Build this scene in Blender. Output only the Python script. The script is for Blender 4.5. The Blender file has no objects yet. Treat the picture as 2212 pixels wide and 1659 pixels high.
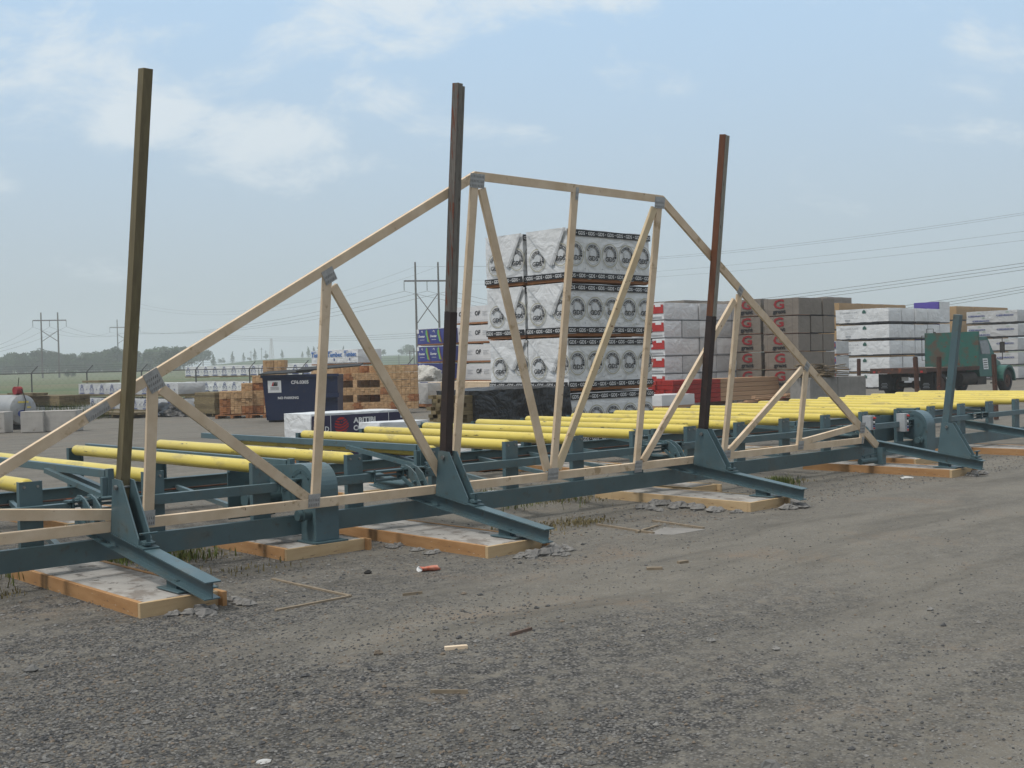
import bpy, bmesh, math, random
from mathutils import Vector, Matrix, noise as mnoise
R = math.radians
random.seed(7)
scene = bpy.context.scene
COL = scene.collection

# ------------------------------------------------------------------ camera, sky, sun
FPX, PITCH, ROLL, AZ, CAMH = 2550.0, .0169, -.0231, .8233, 1.75     # calibrated on a 2212 px wide view
cp, sp = math.cos(PITCH), math.sin(PITCH)
cr, sr = math.cos(ROLL), math.sin(ROLL)
FW = Vector((0, cp, -sp)); UP0 = Vector((0, sp, cp)); RT0 = Vector((1, 0, 0))
RT = RT0 * cr + UP0 * sr; UP = UP0 * cr - RT0 * sr
cam_data = bpy.data.cameras.new('camera')
cam_data.sensor_width = 36.0
cam_data.lens = FPX / 2212 * 36.0
cam_data.clip_start = .1; cam_data.clip_end = 6000
cam = bpy.data.objects.new('camera', cam_data); COL.objects.link(cam)
M = Matrix((RT, UP, -FW)).transposed().to_4x4(); M.translation = Vector((0, 0, CAMH))
cam.matrix_world = M
scene.camera = cam
SUN_AZ, SUN_EL = 228.0, 57.0          # compass-like azimuth from +Y towards +X
scene.view_settings.view_transform = 'Standard'
scene.view_settings.look = 'None'
scene.view_settings.exposure = -0.08
scene.view_settings.gamma = 1.0
try:
    scene.cycles.volume_bounces = 1
    scene.cycles.max_bounces = 8
    scene.cycles.use_denoising = True
except Exception:
    pass

def nn(nt, t, **kw):
    n = nt.nodes.new(t)
    for k, v in kw.items():
        setattr(n, k, v)
    return n
def lk(nt, a, b): nt.links.new(a, b)

world = bpy.data.worlds.new('World'); scene.world = world; world.use_nodes = True
nt = world.node_tree; nt.nodes.clear()
wo = nn(nt, 'ShaderNodeOutputWorld'); bg = nn(nt, 'ShaderNodeBackground')
sky = nn(nt, 'ShaderNodeTexSky', sky_type='NISHITA'); sky.sun_disc = False
sky.sun_elevation = R(SUN_EL); sky.sun_rotation = R(SUN_AZ); sky.dust_density = 3.0; sky.air_density = 1.0; sky.ozone_density = 1.5
bg.inputs[1].default_value = .11
tc = nn(nt, 'ShaderNodeTexCoord'); sep = nn(nt, 'ShaderNodeSeparateXYZ'); lk(nt, tc.outputs['Generated'], sep.inputs[0])
# cloud layer: intersect the view direction with a flat layer so clouds thin out towards the horizon
ym = nn(nt, 'ShaderNodeMath', operation='MAXIMUM'); lk(nt, sep.outputs['Y'], ym.inputs[0]); ym.inputs[1].default_value = .05
dx = nn(nt, 'ShaderNodeMath', operation='DIVIDE'); lk(nt, sep.outputs['X'], dx.inputs[0]); lk(nt, ym.outputs[0], dx.inputs[1])
dz = nn(nt, 'ShaderNodeMath', operation='DIVIDE'); lk(nt, sep.outputs['Z'], dz.inputs[0]); lk(nt, ym.outputs[0], dz.inputs[1])
cb = nn(nt, 'ShaderNodeCombineXYZ'); lk(nt, dx.outputs[0], cb.inputs[0]); lk(nt, dz.outputs[0], cb.inputs[1])
mpc = nn(nt, 'ShaderNodeMapping'); mpc.inputs['Scale'].default_value = (1, 1.9, 1); mpc.inputs['Rotation'].default_value = (0, 0, -.18); lk(nt, cb.outputs[0], mpc.inputs[0])
n1 = nn(nt, 'ShaderNodeTexNoise'); n1.inputs['Scale'].default_value = 7.5; n1.inputs['Detail'].default_value = 9; n1.inputs['Roughness'].default_value = .62; n1.inputs['Distortion'].default_value = .3
lk(nt, mpc.outputs[0], n1.inputs['Vector'])
prev = None       # cloud banks: centre (x, elevation), size, weight, all as tangents of the sky direction
for (cx_, cz_, rx_, rz_, w_) in ((-.375, .262, .20, .085, .40), (-.30, .212, .085, .024, .62), (-.205, .197, .085, .032, .62), (-.115, .228, .06, .024, .42), (-.16, .170, .10, .022, .34), (-.05, .20, .07, .03, .22), (.03, .192, .045, .018, .34),
                                 (-.08, .300, .15, .040, .60), (.07, .315, .10, .025, .52), (.43, .245, .10, .035, .36), (.28, .30, .12, .03, .30), (.40, .185, .09, .014, .2), (-.43, .17, .09, .03, .3)):
    mpb = nn(nt, 'ShaderNodeMapping', vector_type='TEXTURE'); mpb.inputs['Location'].default_value = (cx_, cz_, 0); mpb.inputs['Scale'].default_value = (rx_ * 1.5, rz_ * 1.6, 1); lk(nt, cb.outputs[0], mpb.inputs[0])
    ln_ = nn(nt, 'ShaderNodeVectorMath', operation='LENGTH'); lk(nt, mpb.outputs[0], ln_.inputs[0])
    rg = nn(nt, 'ShaderNodeMapRange', interpolation_type='SMOOTHSTEP'); lk(nt, ln_.outputs['Value'], rg.inputs[0]); rg.inputs[1].default_value = 0; rg.inputs[2].default_value = 1; rg.inputs[3].default_value = w_; rg.inputs[4].default_value = 0
    if prev is None: prev = rg.outputs[0]
    else:
        mxx = nn(nt, 'ShaderNodeMath', operation='MAXIMUM'); lk(nt, prev, mxx.inputs[0]); lk(nt, rg.outputs[0], mxx.inputs[1]); prev = mxx.outputs[0]
nsum = nn(nt, 'ShaderNodeMath', operation='MULTIPLY_ADD'); lk(nt, n1.outputs['Fac'], nsum.inputs[0]); nsum.inputs[1].default_value = 1.9; lk(nt, prev, nsum.inputs[2])
mr = nn(nt, 'ShaderNodeMapRange', interpolation_type='SMOOTHSTEP'); lk(nt, nsum.outputs[0], mr.inputs['Value'])
mr.inputs['From Min'].default_value = 1.08; mr.inputs['From Max'].default_value = 1.58
mr.inputs['To Min'].default_value = .0; mr.inputs['To Max'].default_value = .88
# the veil of thin overcast grows to the horizon
ve = nn(nt, 'ShaderNodeMapRange', interpolation_type='SMOOTHSTEP'); lk(nt, sep.outputs['Z'], ve.inputs['Value'])
ve.inputs['From Min'].default_value = -.02; ve.inputs['From Max'].default_value = .34
ve.inputs['To Min'].default_value = 0.0; ve.inputs['To Max'].default_value = 1.0
vc = nn(nt, 'ShaderNodeMix', data_type='RGBA')
lk(nt, ve.outputs[0], vc.inputs[0])
vc.inputs[6].default_value = (4.95, 5.8, 6.35, 1)       # haze colour at the horizon (x 0.11)
vc.inputs[7].default_value = (4.75, 6.8, 9.1, 1)       # washed blue above
mv = nn(nt, 'ShaderNodeMix', data_type='RGBA'); mv.inputs[0].default_value = .93
lk(nt, sky.outputs[0], mv.inputs[6]); lk(nt, vc.outputs[2], mv.inputs[7])
mc = nn(nt, 'ShaderNodeMix', data_type='RGBA'); lk(nt, mr.outputs[0], mc.inputs[0]); lk(nt, mv.outputs[2], mc.inputs[6])
mc.inputs[7].default_value = (7.3, 8.1, 8.7, 1)
# extra brightness added to the sky above the view to light the yard
zt_ = nn(nt, 'ShaderNodeMapRange', interpolation_type='SMOOTHSTEP'); lk(nt, sep.outputs['Z'], zt_.inputs['Value'])
zt_.inputs['From Min'].default_value = .42; zt_.inputs['From Max'].default_value = .75
mo = nn(nt, 'ShaderNodeMix', data_type='RGBA'); lk(nt, zt_.outputs[0], mo.inputs[0]); lk(nt, mc.outputs[2], mo.inputs[6]); mo.inputs[7].default_value = (10.2, 9.9, 9.4, 1)
# low sky behind the camera, unseen, darkened to shade camera-facing sides
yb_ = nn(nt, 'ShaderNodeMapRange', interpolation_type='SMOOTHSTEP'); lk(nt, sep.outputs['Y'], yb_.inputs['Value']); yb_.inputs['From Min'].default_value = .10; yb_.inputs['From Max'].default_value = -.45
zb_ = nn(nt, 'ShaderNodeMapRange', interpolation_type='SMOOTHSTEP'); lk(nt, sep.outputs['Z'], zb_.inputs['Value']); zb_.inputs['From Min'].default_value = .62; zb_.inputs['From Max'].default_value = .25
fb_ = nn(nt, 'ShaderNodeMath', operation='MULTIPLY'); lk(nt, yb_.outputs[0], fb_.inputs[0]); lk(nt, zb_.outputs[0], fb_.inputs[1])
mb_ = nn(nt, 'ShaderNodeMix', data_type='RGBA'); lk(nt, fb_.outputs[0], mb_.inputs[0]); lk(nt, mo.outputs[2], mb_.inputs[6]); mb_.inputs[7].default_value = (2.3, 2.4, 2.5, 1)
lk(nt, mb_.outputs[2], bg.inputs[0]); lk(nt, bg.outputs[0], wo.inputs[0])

sd = bpy.data.lights.new('sun', 'SUN'); sd.energy = 2.1; sd.angle = R(11); sd.color = (1.0, .95, .88)
so = bpy.data.objects.new('sun', sd); COL.objects.link(so)
sdir = Vector((math.sin(R(SUN_AZ)) * math.cos(R(SUN_EL)), math.cos(R(SUN_AZ)) * math.cos(R(SUN_EL)), math.sin(R(SUN_EL))))
so.rotation_euler = sdir.to_track_quat('Z', 'Y').to_euler(); so.location = sdir * 50

# ------------------------------------------------------------------ yard frame: a runs with the conveyor, b across it
A = Vector((math.sin(AZ), math.cos(AZ), 0)); B = Vector((-math.cos(AZ), math.sin(AZ), 0)); Zv = Vector((0, 0, 1))
TH = math.pi / 2 - AZ
def W(a, b, z=0.0): return A * a + B * b + Zv * z
def ray(u, v): return FW + RT * ((u - 1106) / FPX) - UP * ((v - 829.5) / FPX)
def vh(u): return 786.4 - .0231 * (u - 1106)           # horizon row
def col(u, d):                                          # yard coordinates of the ground point in column u at distance d
    r = ray(u, vh(u)); p = r * (d / r.y); return (p.dot(A), p.dot(B))
def zat(u, v, d): return CAMH + (vh(u) - v) * d / FPX
def hit(u, p, dr):                                      # distance along dr (in ab) from p until column u
    r = ray(u, vh(u)); ra, rb = r.dot(A), r.dot(B)
    # p + t*dr = s*r
    det = dr[0] * (-rb) - dr[1] * (-ra)
    return (-p[0] * (-rb) + p[1] * (-ra)) / det

# ------------------------------------------------------------------ mesh helper (all coordinates in the yard frame)
class MB:
    def __init__(s): s.v = []; s.f = []; s.m = []; s.smooth = []
    def add(s, vs, fs, mi=0, sm=False):
        o = len(s.v); s.v += [tuple(x) for x in vs]
        for f in fs: s.f.append(tuple(i + o for i in f)); s.m.append(mi); s.smooth.append(sm)
    def hexa(s, p, mi=0):            # p: 8 points, 0-3 bottom ring, 4-7 top ring
        s.add(p, [(3, 2, 1, 0), (4, 5, 6, 7), (0, 1, 5, 4), (1, 2, 6, 5), (2, 3, 7, 6), (3, 0, 4, 7)], mi)
    def box(s, x0, x1, y0, y1, z0, z1, mi=0):
        s.hexa([(x0, y0, z0), (x1, y0, z0), (x1, y1, z0), (x0, y1, z0), (x0, y0, z1), (x1, y0, z1), (x1, y1, z1), (x0, y1, z1)], mi)
    def beam(s, p, q, w, h, side=None, mi=0):   # rectangular bar p->q; w along side, h along the third axis
        p = Vector(p); q = Vector(q); d = (q - p).normalized()
        sd_ = Vector(side) if side is not None else (Vector((0, 0, 1)).cross(d) if abs(d.z) < .95 else Vector((1, 0, 0)))
        sd_ = (sd_ - d * sd_.dot(d)).normalized(); t = d.cross(sd_).normalized()
        a = sd_ * (w / 2); b = t * (h / 2)
        s.hexa([p - a - b, p + a - b, p + a + b, p - a + b, q - a - b, q + a - b, q + a + b, q - a + b], mi)
    def tube(s, p, q, r, n=16, r2=None, cap=True, mi=0, sm=True):
        p = Vector(p); q = Vector(q); d = (q - p).normalized(); r2 = r if r2 is None else r2
        x = d.orthogonal().normalized(); y = d.cross(x)
        vs = [p + (x * math.cos(2 * math.pi * i / n) + y * math.sin(2 * math.pi * i / n)) * r for i in range(n)]
        vs += [q + (x * math.cos(2 * math.pi * i / n) + y * math.sin(2 * math.pi * i / n)) * r2 for i in range(n)]
        s.add(vs, [(i, (i + 1) % n, n + (i + 1) % n, n + i) for i in range(n)], mi, sm)
        if cap:
            s.add(vs[:n], [tuple(reversed(range(n)))], mi); s.add(vs[n:], [tuple(range(n))], mi)
    def prism(s, pts, ext, mi=0):    # polygon swept by a vector
        e = Vector(ext); n = len(pts); p = [Vector(x) for x in pts]; q = [x + e for x in p]
        s.add(p + q, [tuple(range(n)), tuple(reversed(range(n, 2 * n)))] + [(i, n + i, n + (i + 1) % n, (i + 1) % n) for i in range(n)], mi)
    def quad(s, a, b, c, d, mi=0): s.add([a, b, c, d], [(0, 1, 2, 3)], mi)
    def build(s, name, mats, root=None, parent=None, bevel=0.0, origin=None):
        me = bpy.data.meshes.new(name)
        o = Vector(origin) if origin is not None else (Vector(root['ab']) if root is not None else Vector((0, 0, 0)))
        me.from_pydata([tuple(Vector(v) - o) for v in s.v], [], s.f)
        if not isinstance(mats, (list, tuple)): mats = [mats]
        for m in mats: me.materials.append(m)
        for i, p in enumerate(me.polygons): p.material_index = s.m[i]; p.use_smooth = s.smooth[i]
        bm = bmesh.new(); bm.from_mesh(me)
        bmesh.ops.recalc_face_normals(bm, faces=bm.faces[:]); bm.to_mesh(me); bm.free()
        me.update()
        ob = bpy.data.objects.new(name, me); COL.objects.link(ob)
        if parent is None and root is not None: parent = root
        if parent is not None: ob.parent = parent
        else:
            ob.location = W(o.x, o.y, o.z); ob.rotation_euler = (0, 0, TH)
        if bevel:
            md = ob.modifiers.new('edge', 'BEVEL'); md.width = bevel; md.segments = 2; md.limit_method = 'ANGLE'; md.angle_limit = R(40)
        return ob

def root(name, a, b, z, label, cat, group=None, yaw=0.0):
    o = bpy.data.objects.new(name, None); COL.objects.link(o)
    o.location = W(a, b, z); o.rotation_euler = (0, 0, TH + yaw); o.empty_display_size = .2
    o['ab'] = (a, b, z); tag(o, label, cat, group); return o
def tag(o, label=None, cat=None, group=None, kind=None):
    if label: o['label'] = label
    if cat: o['category'] = cat
    if group: o['group'] = group
    if kind: o['kind'] = kind
    return o
def solo(mb, name, mats, at, label=None, cat=None, group=None, kind=None, bevel=0.0):
    return tag(mb.build(name, mats, origin=at, bevel=bevel), label, cat, group, kind)
def copy_tree(o, parent=None):
    c = o.copy(); COL.objects.link(c)
    if parent is not None: c.parent = parent
    for ch in list(o.children): copy_tree(ch, c)
    return c

# ------------------------------------------------------------------ materials
MATS = {}
def mat(name, c1, c2=None, rough=.7, scale=6.0, stretch=(1, 1, 1), bump=0.0, bscale=None, metal=0.0, spec=.3, spots=None, detail=5, contrast=(.35, .65), island=0.0):
    """noise-mixed two-colour paint/wood/stone. spots=(colour, scale, threshold, softness)"""
    m = bpy.data.materials.new(name); m.use_nodes = True; nt = m.node_tree
    bs = nt.nodes['Principled BSDF']; MATS[name] = m
    bs.inputs['Roughness'].default_value = rough; bs.inputs['Metallic'].default_value = metal
    bs.inputs['Specular IOR Level'].default_value = spec
    tc = nn(nt, 'ShaderNodeTexCoord'); mp = nn(nt, 'ShaderNodeMapping'); mp.inputs['Scale'].default_value = stretch
    lk(nt, tc.outputs['Object'], mp.inputs['Vector'])
    vec = mp.outputs[0]
    c2 = c2 or tuple(x * .8 for x in c1)
    nz = nn(nt, 'ShaderNodeTexNoise'); nz.inputs['Scale'].default_value = scale; nz.inputs['Detail'].default_value = detail; nz.inputs['Roughness'].default_value = .6
    if island:
        gi = nn(nt, 'ShaderNodeNewGeometry'); oi = nn(nt, 'ShaderNodeObjectInfo')
        va = nn(nt, 'ShaderNodeVectorMath', operation='MULTIPLY_ADD'); cbn = nn(nt, 'ShaderNodeCombineXYZ')
        lk(nt, gi.outputs['Random Per Island'], cbn.inputs[0]); lk(nt, oi.outputs['Random'], cbn.inputs[1]); lk(nt, gi.outputs['Random Per Island'], cbn.inputs[2])
        lk(nt, cbn.outputs[0], va.inputs[0]); va.inputs[1].default_value = (17, 23, 31); lk(nt, vec, va.inputs[2]); vec = va.outputs[0]
    lk(nt, vec, nz.inputs['Vector'])
    rp = nn(nt, 'ShaderNodeMapRange'); lk(nt, nz.outputs['Fac'], rp.inputs['Value'])
    rp.inputs['From Min'].default_value = contrast[0]; rp.inputs['From Max'].default_value = contrast[1]
    mxn = nn(nt, 'ShaderNodeMix', data_type='RGBA'); lk(nt, rp.outputs[0], mxn.inputs[0])
    mxn.inputs[6].default_value = (*c1, 1); mxn.inputs[7].default_value = (*c2, 1)
    out = mxn.outputs[2]
    if island:
        hs = nn(nt, 'ShaderNodeHueSaturation'); mm = nn(nt, 'ShaderNodeMapRange'); lk(nt, gi.outputs['Random Per Island'], mm.inputs['Value'])
        mm.inputs['To Min'].default_value = 1 - island; mm.inputs['To Max'].default_value = 1 + island
        lk(nt, mm.outputs[0], hs.inputs['Value']); lk(nt, out, hs.inputs['Color']); out = hs.outputs[0]
    for sp_ in (spots or []):
        (sc, ss, th, so_) = sp_[:4]; ng = nn(nt, 'ShaderNodeTexNoise'); ng.inputs['Scale'].default_value = ss; ng.inputs['Detail'].default_value = 6
        ng.inputs['Roughness'].default_value = .65
        if len(sp_) > 4:
            mp2 = nn(nt, 'ShaderNodeMapping'); mp2.inputs['Scale'].default_value = sp_[4]; lk(nt, tc.outputs['Object'], mp2.inputs[0]); lk(nt, mp2.outputs[0], ng.inputs['Vector'])
        else: lk(nt, vec, ng.inputs['Vector'])
        r2 = nn(nt, 'ShaderNodeMapRange'); lk(nt, ng.outputs['Fac'], r2.inputs['Value'])
        r2.inputs['From Min'].default_value = th; r2.inputs['From Max'].default_value = th + so_
        m2 = nn(nt, 'ShaderNodeMix', data_type='RGBA'); lk(nt, r2.outputs[0], m2.inputs[0]); lk(nt, out, m2.inputs[6]); m2.inputs[7].default_value = (*sc, 1); out = m2.outputs[2]
    lk(nt, out, bs.inputs['Base Color'])
    if bump:
        nb = nn(nt, 'ShaderNodeTexNoise'); nb.inputs['Scale'].default_value = bscale or scale * 3; nb.inputs['Detail'].default_value = 6
        lk(nt, vec, nb.inputs['Vector'])
        bp = nn(nt, 'ShaderNodeBump'); bp.inputs['Strength'].default_value = 1.0; bp.inputs['Distance'].default_value = bump
        lk(nt, nb.outputs['Fac'], bp.inputs['Height']); lk(nt, bp.outputs[0], bs.inputs['Normal'])
    return m

TEAL = mat('teal_paint', (.080, .138, .160), (.065, .115, .135), rough=.40, scale=3, spec=.5, spots=[((.10, .125, .125), 2.2, .52, .2), ((.07, .085, .08), 9, .58, .12), ((.13, .095, .06), 26, .685, .04)], bump=.0006, bscale=40)
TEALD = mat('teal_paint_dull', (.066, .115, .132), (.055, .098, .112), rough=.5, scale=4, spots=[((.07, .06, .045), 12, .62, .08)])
YEL = mat('yellow_paint', (.70, .57, .115), (.60, .48, .095), rough=.36, scale=4, spec=.5, stretch=(1, .3, 1),
          spots=[((.42, .34, .11), 6, .56, .12, (1, .35, 1)), ((.07, .055, .03), 20, .64, .03, (1, .12, 1)), ((.10, .08, .05), 60, .72, .03)])
SPF = mat('new_lumber', (.73, .60, .45), (.62, .485, .335), rough=.72, scale=4.5, stretch=(1, 1, 1), bump=.0004, bscale=60, island=.07,
          spots=[((.42, .31, .19), 5, .60, .08), ((.26, .15, .075), 15, .675, .025), ((.16, .09, .05), 34, .72, .02)])
SPFB = mat('stained_lumber', (.66, .55, .38), (.58, .46, .29), rough=.75, scale=5, island=.04, spots=[((.20, .09, .04), 7, .63, .05, (1, 1, 1.6))])
OLV = mat('treated_lumber', (.165, .14, .078), (.12, .10, .058), rough=.75, scale=5, stretch=(6, 6, .6), bump=.0008, spots=[((.04, .03, .02), 9, .70, .03), ((.14, .12, .075), 4, .58, .1, (2, 2, .3))])
OLVB = mat('treated_boards', (.20, .16, .085), (.13, .10, .055), rough=.8, scale=3, stretch=(.3, 1, 6), island=.25, spots=[((.06, .045, .03), 5, .62, .08)])
WEA = mat('weathered_post', (.165, .155, .14), (.11, .10, .092), rough=.9, scale=6, stretch=(8, 8, .5), bump=.003, bscale=14, spots=[((.15, .055, .035), 6, .53, .06, (4, 4, .55)), ((.03, .025, .022), 18, .62, .04, (5, 5, .3))])
WEA2 = mat('grey_weathered_board', (.20, .19, .17), (.15, .14, .125), rough=.9, scale=6, stretch=(8, 8, .4), bump=.001, spots=[((.04, .035, .03), 10, .64, .03, (6, 6, .2))])
WEA3 = mat('pale_grey_board', (.30, .29, .25), (.23, .22, .19), rough=.9, scale=6, stretch=(8, 8, .4), bump=.001, spots=[((.09, .08, .07), 10, .62, .03, (6, 6, .2))])
RBR = mat('red_brown_board', (.15, .062, .032), (.11, .046, .026), rough=.75, scale=4, stretch=(5, 5, .6), bump=.0006, spots=[((.06, .03, .02), 8, .66, .04)])
SLV = mat('dark_brown_steel', (.045, .03, .027), (.03, .022, .022), rough=.55, scale=5, spots=[((.09, .04, .025), 7, .6, .1)])
FORM = mat('form_board', (.42, .245, .115), (.34, .185, .08), rough=.8, scale=2.5, stretch=(1, 1, 5), bump=.001, spots=[((.20, .12, .07), 6, .62, .06), ((.50, .42, .32), 8, .64, .05)])
FORMB = mat('pale_form_board', (.53, .40, .24), (.45, .32, .18), rough=.8, scale=2.5, stretch=(1, 1, 5), bump=.001, spots=[((.22, .15, .09), 6, .62, .06)])
CONC = mat('pad_concrete', (.40, .39, .37), (.31, .30, .285), rough=.92, scale=5, bump=.004, bscale=30, spots=[((.12, .11, .10), 7, .565, .07), ((.22, .20, .18), 2.5, .52, .1), ((.20, .12, .08), 5, .66, .03)])
PBLK = mat('pale_block_concrete', (.40, .39, .37), (.33, .32, .305), rough=.95, scale=3, bump=.005, bscale=12, spots=[((.24, .22, .19), 4, .60, .1)])
BLK = mat('block_concrete', (.27, .26, .245), (.21, .205, .195), rough=.95, scale=3, bump=.005, bscale=12, spots=[((.13, .125, .12), 4, .62, .1)])
GALV = mat('galvanised_plate', (.46, .47, .475), (.36, .37, .38), rough=.42, metal=.3, scale=30, bump=.002, bscale=90)
STEEL = mat('bare_steel', (.35, .36, .36), (.22, .22, .22), rough=.4, metal=.7, scale=12)
RUST = mat('rusty_steel', (.09, .045, .032), (.055, .035, .03), rough=.85, scale=5, bump=.003, spots=[((.20, .07, .04), 4, .58, .06)])
BLACK = mat('black_rubber', (.018, .018, .018), (.03, .03, .03), rough=.8)
INK = mat('black_ink', (.02, .02, .024), (.028, .028, .03), rough=.5)
INKW = mat('white_ink', (.72, .74, .75), (.66, .68, .7), rough=.5)
PAPER = mat('dirty_white_paper', (.52, .53, .53), (.40, .40, .39), rough=.8, scale=20)
INKB = mat('blue_ink', (.05, .075, .22), (.07, .09, .26), rough=.5)
INKN = mat('navy_print', (.022, .02, .06), (.03, .026, .075), rough=.4, spec=.5)
INKG = mat('khaki_ink', (.36, .35, .27), (.42, .41, .33), rough=.5)
INKR = mat('red_ink', (.42, .035, .03), (.36, .03, .03), rough=.5)
INKGR = mat('dark_green_ink', (.03, .10, .08), (.04, .12, .1), rough=.5)
TEMB = mat('bright_blue_ink', (.03, .13, .42), (.04, .16, .45), rough=.5)
PALEG = mat('pale_green_ink', (.35, .46, .38), (.4, .5, .42), rough=.5)
GREYI = mat('grey_ink', (.33, .35, .37), (.4, .42, .44), rough=.5)
GRNL = mat('light_green_ink', (.13, .42, .12), (.2, .45, .12), rough=.5)
BRNI = mat('brown_ink', (.25, .12, .07), (.2, .09, .06), rough=.5)
DRED = mat('dark_red_print', (.27, .025, .03), (.22, .02, .025), rough=.6)

def wrapmat(name, c, c2, wr=.018, scale=2.2, rough=.38, dirt=(.45, .44, .42)):
    """plastic lumber wrap: broad creases, diagonal pulls and fine crinkle"""
    m = mat(name, c, c2, rough=rough, scale=1.6, spec=.45, spots=[(dirt, 2.2, .66, .14)])
    nt = m.node_tree; bs = nt.nodes['Principled BSDF']; tc = nn(nt, 'ShaderNodeTexCoord')
    oi = nn(nt, 'ShaderNodeObjectInfo')
    va = nn(nt, 'ShaderNodeVectorMath', operation='MULTIPLY_ADD'); cbn = nn(nt, 'ShaderNodeCombineXYZ')
    for i in range(3): lk(nt, oi.outputs['Random'], cbn.inputs[i])
    lk(nt, cbn.outputs[0], va.inputs[0]); va.inputs[1].default_value = (13, 29, 37); lk(nt, tc.outputs['Object'], va.inputs[2])
    mp = nn(nt, 'ShaderNodeMapping'); mp.inputs['Rotation'].default_value = (.5, .6, .5); mp.inputs['Scale'].default_value = (1, 1, 2.6)
    lk(nt, va.outputs[0], mp.inputs[0])
    a = nn(nt, 'ShaderNodeTexNoise', noise_type='RIDGED_MULTIFRACTAL') if hasattr(bpy.types.ShaderNodeTexNoise, 'noise_type') else nn(nt, 'ShaderNodeTexNoise')
    a.inputs['Scale'].default_value = scale; a.inputs['Detail'].default_value = 3; a.inputs['Distortion'].default_value = .7
    lk(nt, mp.outputs[0], a.inputs['Vector'])
    b = nn(nt, 'ShaderNodeTexNoise'); b.inputs['Scale'].default_value = scale * .8; b.inputs['Detail'].default_value = 4; b.inputs['Distortion'].default_value = 1.5
    lk(nt, va.outputs[0], b.inputs['Vector'])
    ad = nn(nt, 'ShaderNodeMath', operation='MULTIPLY_ADD'); lk(nt, a.outputs['Fac'], ad.inputs[0]); ad.inputs[1].default_value = .35; lk(nt, b.outputs['Fac'], ad.inputs[2])
    bp = nn(nt, 'ShaderNodeBump'); bp.inputs['Strength'].default_value = 1.0; bp.inputs['Distance'].default_value = wr * 2.8
    lk(nt, ad.outputs[0], bp.inputs['Height']); lk(nt, bp.outputs[0], bs.inputs['Normal'])
    return m
WRAP = wrapmat('white_wrap', (.68, .70, .715), (.61, .63, .645), wr=.022)
WRAPG = wrapmat('grey_white_wrap', (.50, .515, .525), (.45, .465, .475), wr=.022)
WRAPS = wrapmat('smooth_white_wrap', (.63, .64, .65), (.58, .59, .6), wr=.010, scale=1.4)
WRAPB = wrapmat('blue_wrap', (.045, .055, .26), (.035, .045, .21), wr=.016, dirt=(.06, .06, .25))
WRAPP = wrapmat('purple_wrap', (.07, .045, .28), (.06, .04, .24), wr=.012, dirt=(.08, .05, .28))
KRAFT = wrapmat('tan_kraft_wrap', (.36, .235, .11), (.32, .205, .095), wr=.010, rough=.7, dirt=(.33, .2, .09))
BROWN = wrapmat('grey_brown_wrap', (.20, .175, .15), (.175, .155, .132), wr=.012, rough=.7, dirt=(.14, .125, .11))
TARP = wrapmat('black_tarp', (.014, .015, .017), (.02, .021, .024), wr=.05, scale=1.6, rough=.42, dirt=(.03, .03, .032))
SHEET = wrapmat('offwhite_sheet', (.50, .49, .45), (.44, .43, .4), wr=.06, scale=3)
NAVYS = mat('dumpster_paint', (.008, .017, .055), (.011, .022, .065), rough=.5, scale=1.2, spec=.4, spots=[((.03, .035, .05), 2.5, .58, .15), ((.06, .05, .05), 9, .68, .04)])
TANK = mat('silver_tank', (.30, .31, .32), (.36, .37, .37), rough=.45, metal=.3, scale=2, spots=[((.22, .19, .14), 3, .58, .12)])
GRN = mat('truck_green', (.008, .088, .072), (.01, .10, .08), rough=.45, scale=2, spec=.45)
GRNR = mat('rusty_green_steel', (.015, .115, .095), (.03, .10, .08), rough=.6, scale=1.6, spots=[((.09, .065, .045), 1.3, .50, .12, (1, 1, 1.2)), ((.11, .05, .03), 5, .60, .05)])
DECKW = mat('deck_planks', (.17, .12, .095), (.12, .085, .07), rough=.85, scale=4, stretch=(1, .3, 1))
DARKM = mat('dark_undercarriage', (.03, .028, .026), (.045, .04, .036), rough=.85, scale=4)
GLASS = mat('cab_glass', (.10, .12, .13), (.13, .15, .16), rough=.08, spec=.8)
BUND = mat('cut_lumber_ends', (.50, .34, .19), (.40, .25, .13), rough=.85, scale=7, island=.16, spots=[((.24, .13, .06), 10, .60, .06)])
BUNDO = mat('orange_lumber_side', (.33, .15, .065), (.26, .115, .05), rough=.85, scale=5, island=.22, stretch=(.5, .5, 3))
POLEW = mat('pole_wood', (.075, .065, .058), (.095, .082, .07), rough=.9, scale=.6)
WIREM = mat('wire_metal', (.13, .135, .14), (.15, .155, .16), rough=.6)
ROCK = mat('broken_concrete', (.24, .235, .225), (.15, .148, .145), rough=.95, scale=9, bump=.01, bscale=14)
BARK = mat('bark', (.06, .05, .04), (.04, .035, .03), rough=.9, scale=3)
STRAW = mat('dry_wood_chip', (.28, .23, .17), (.20, .165, .12), rough=.9, scale=12)

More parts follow.
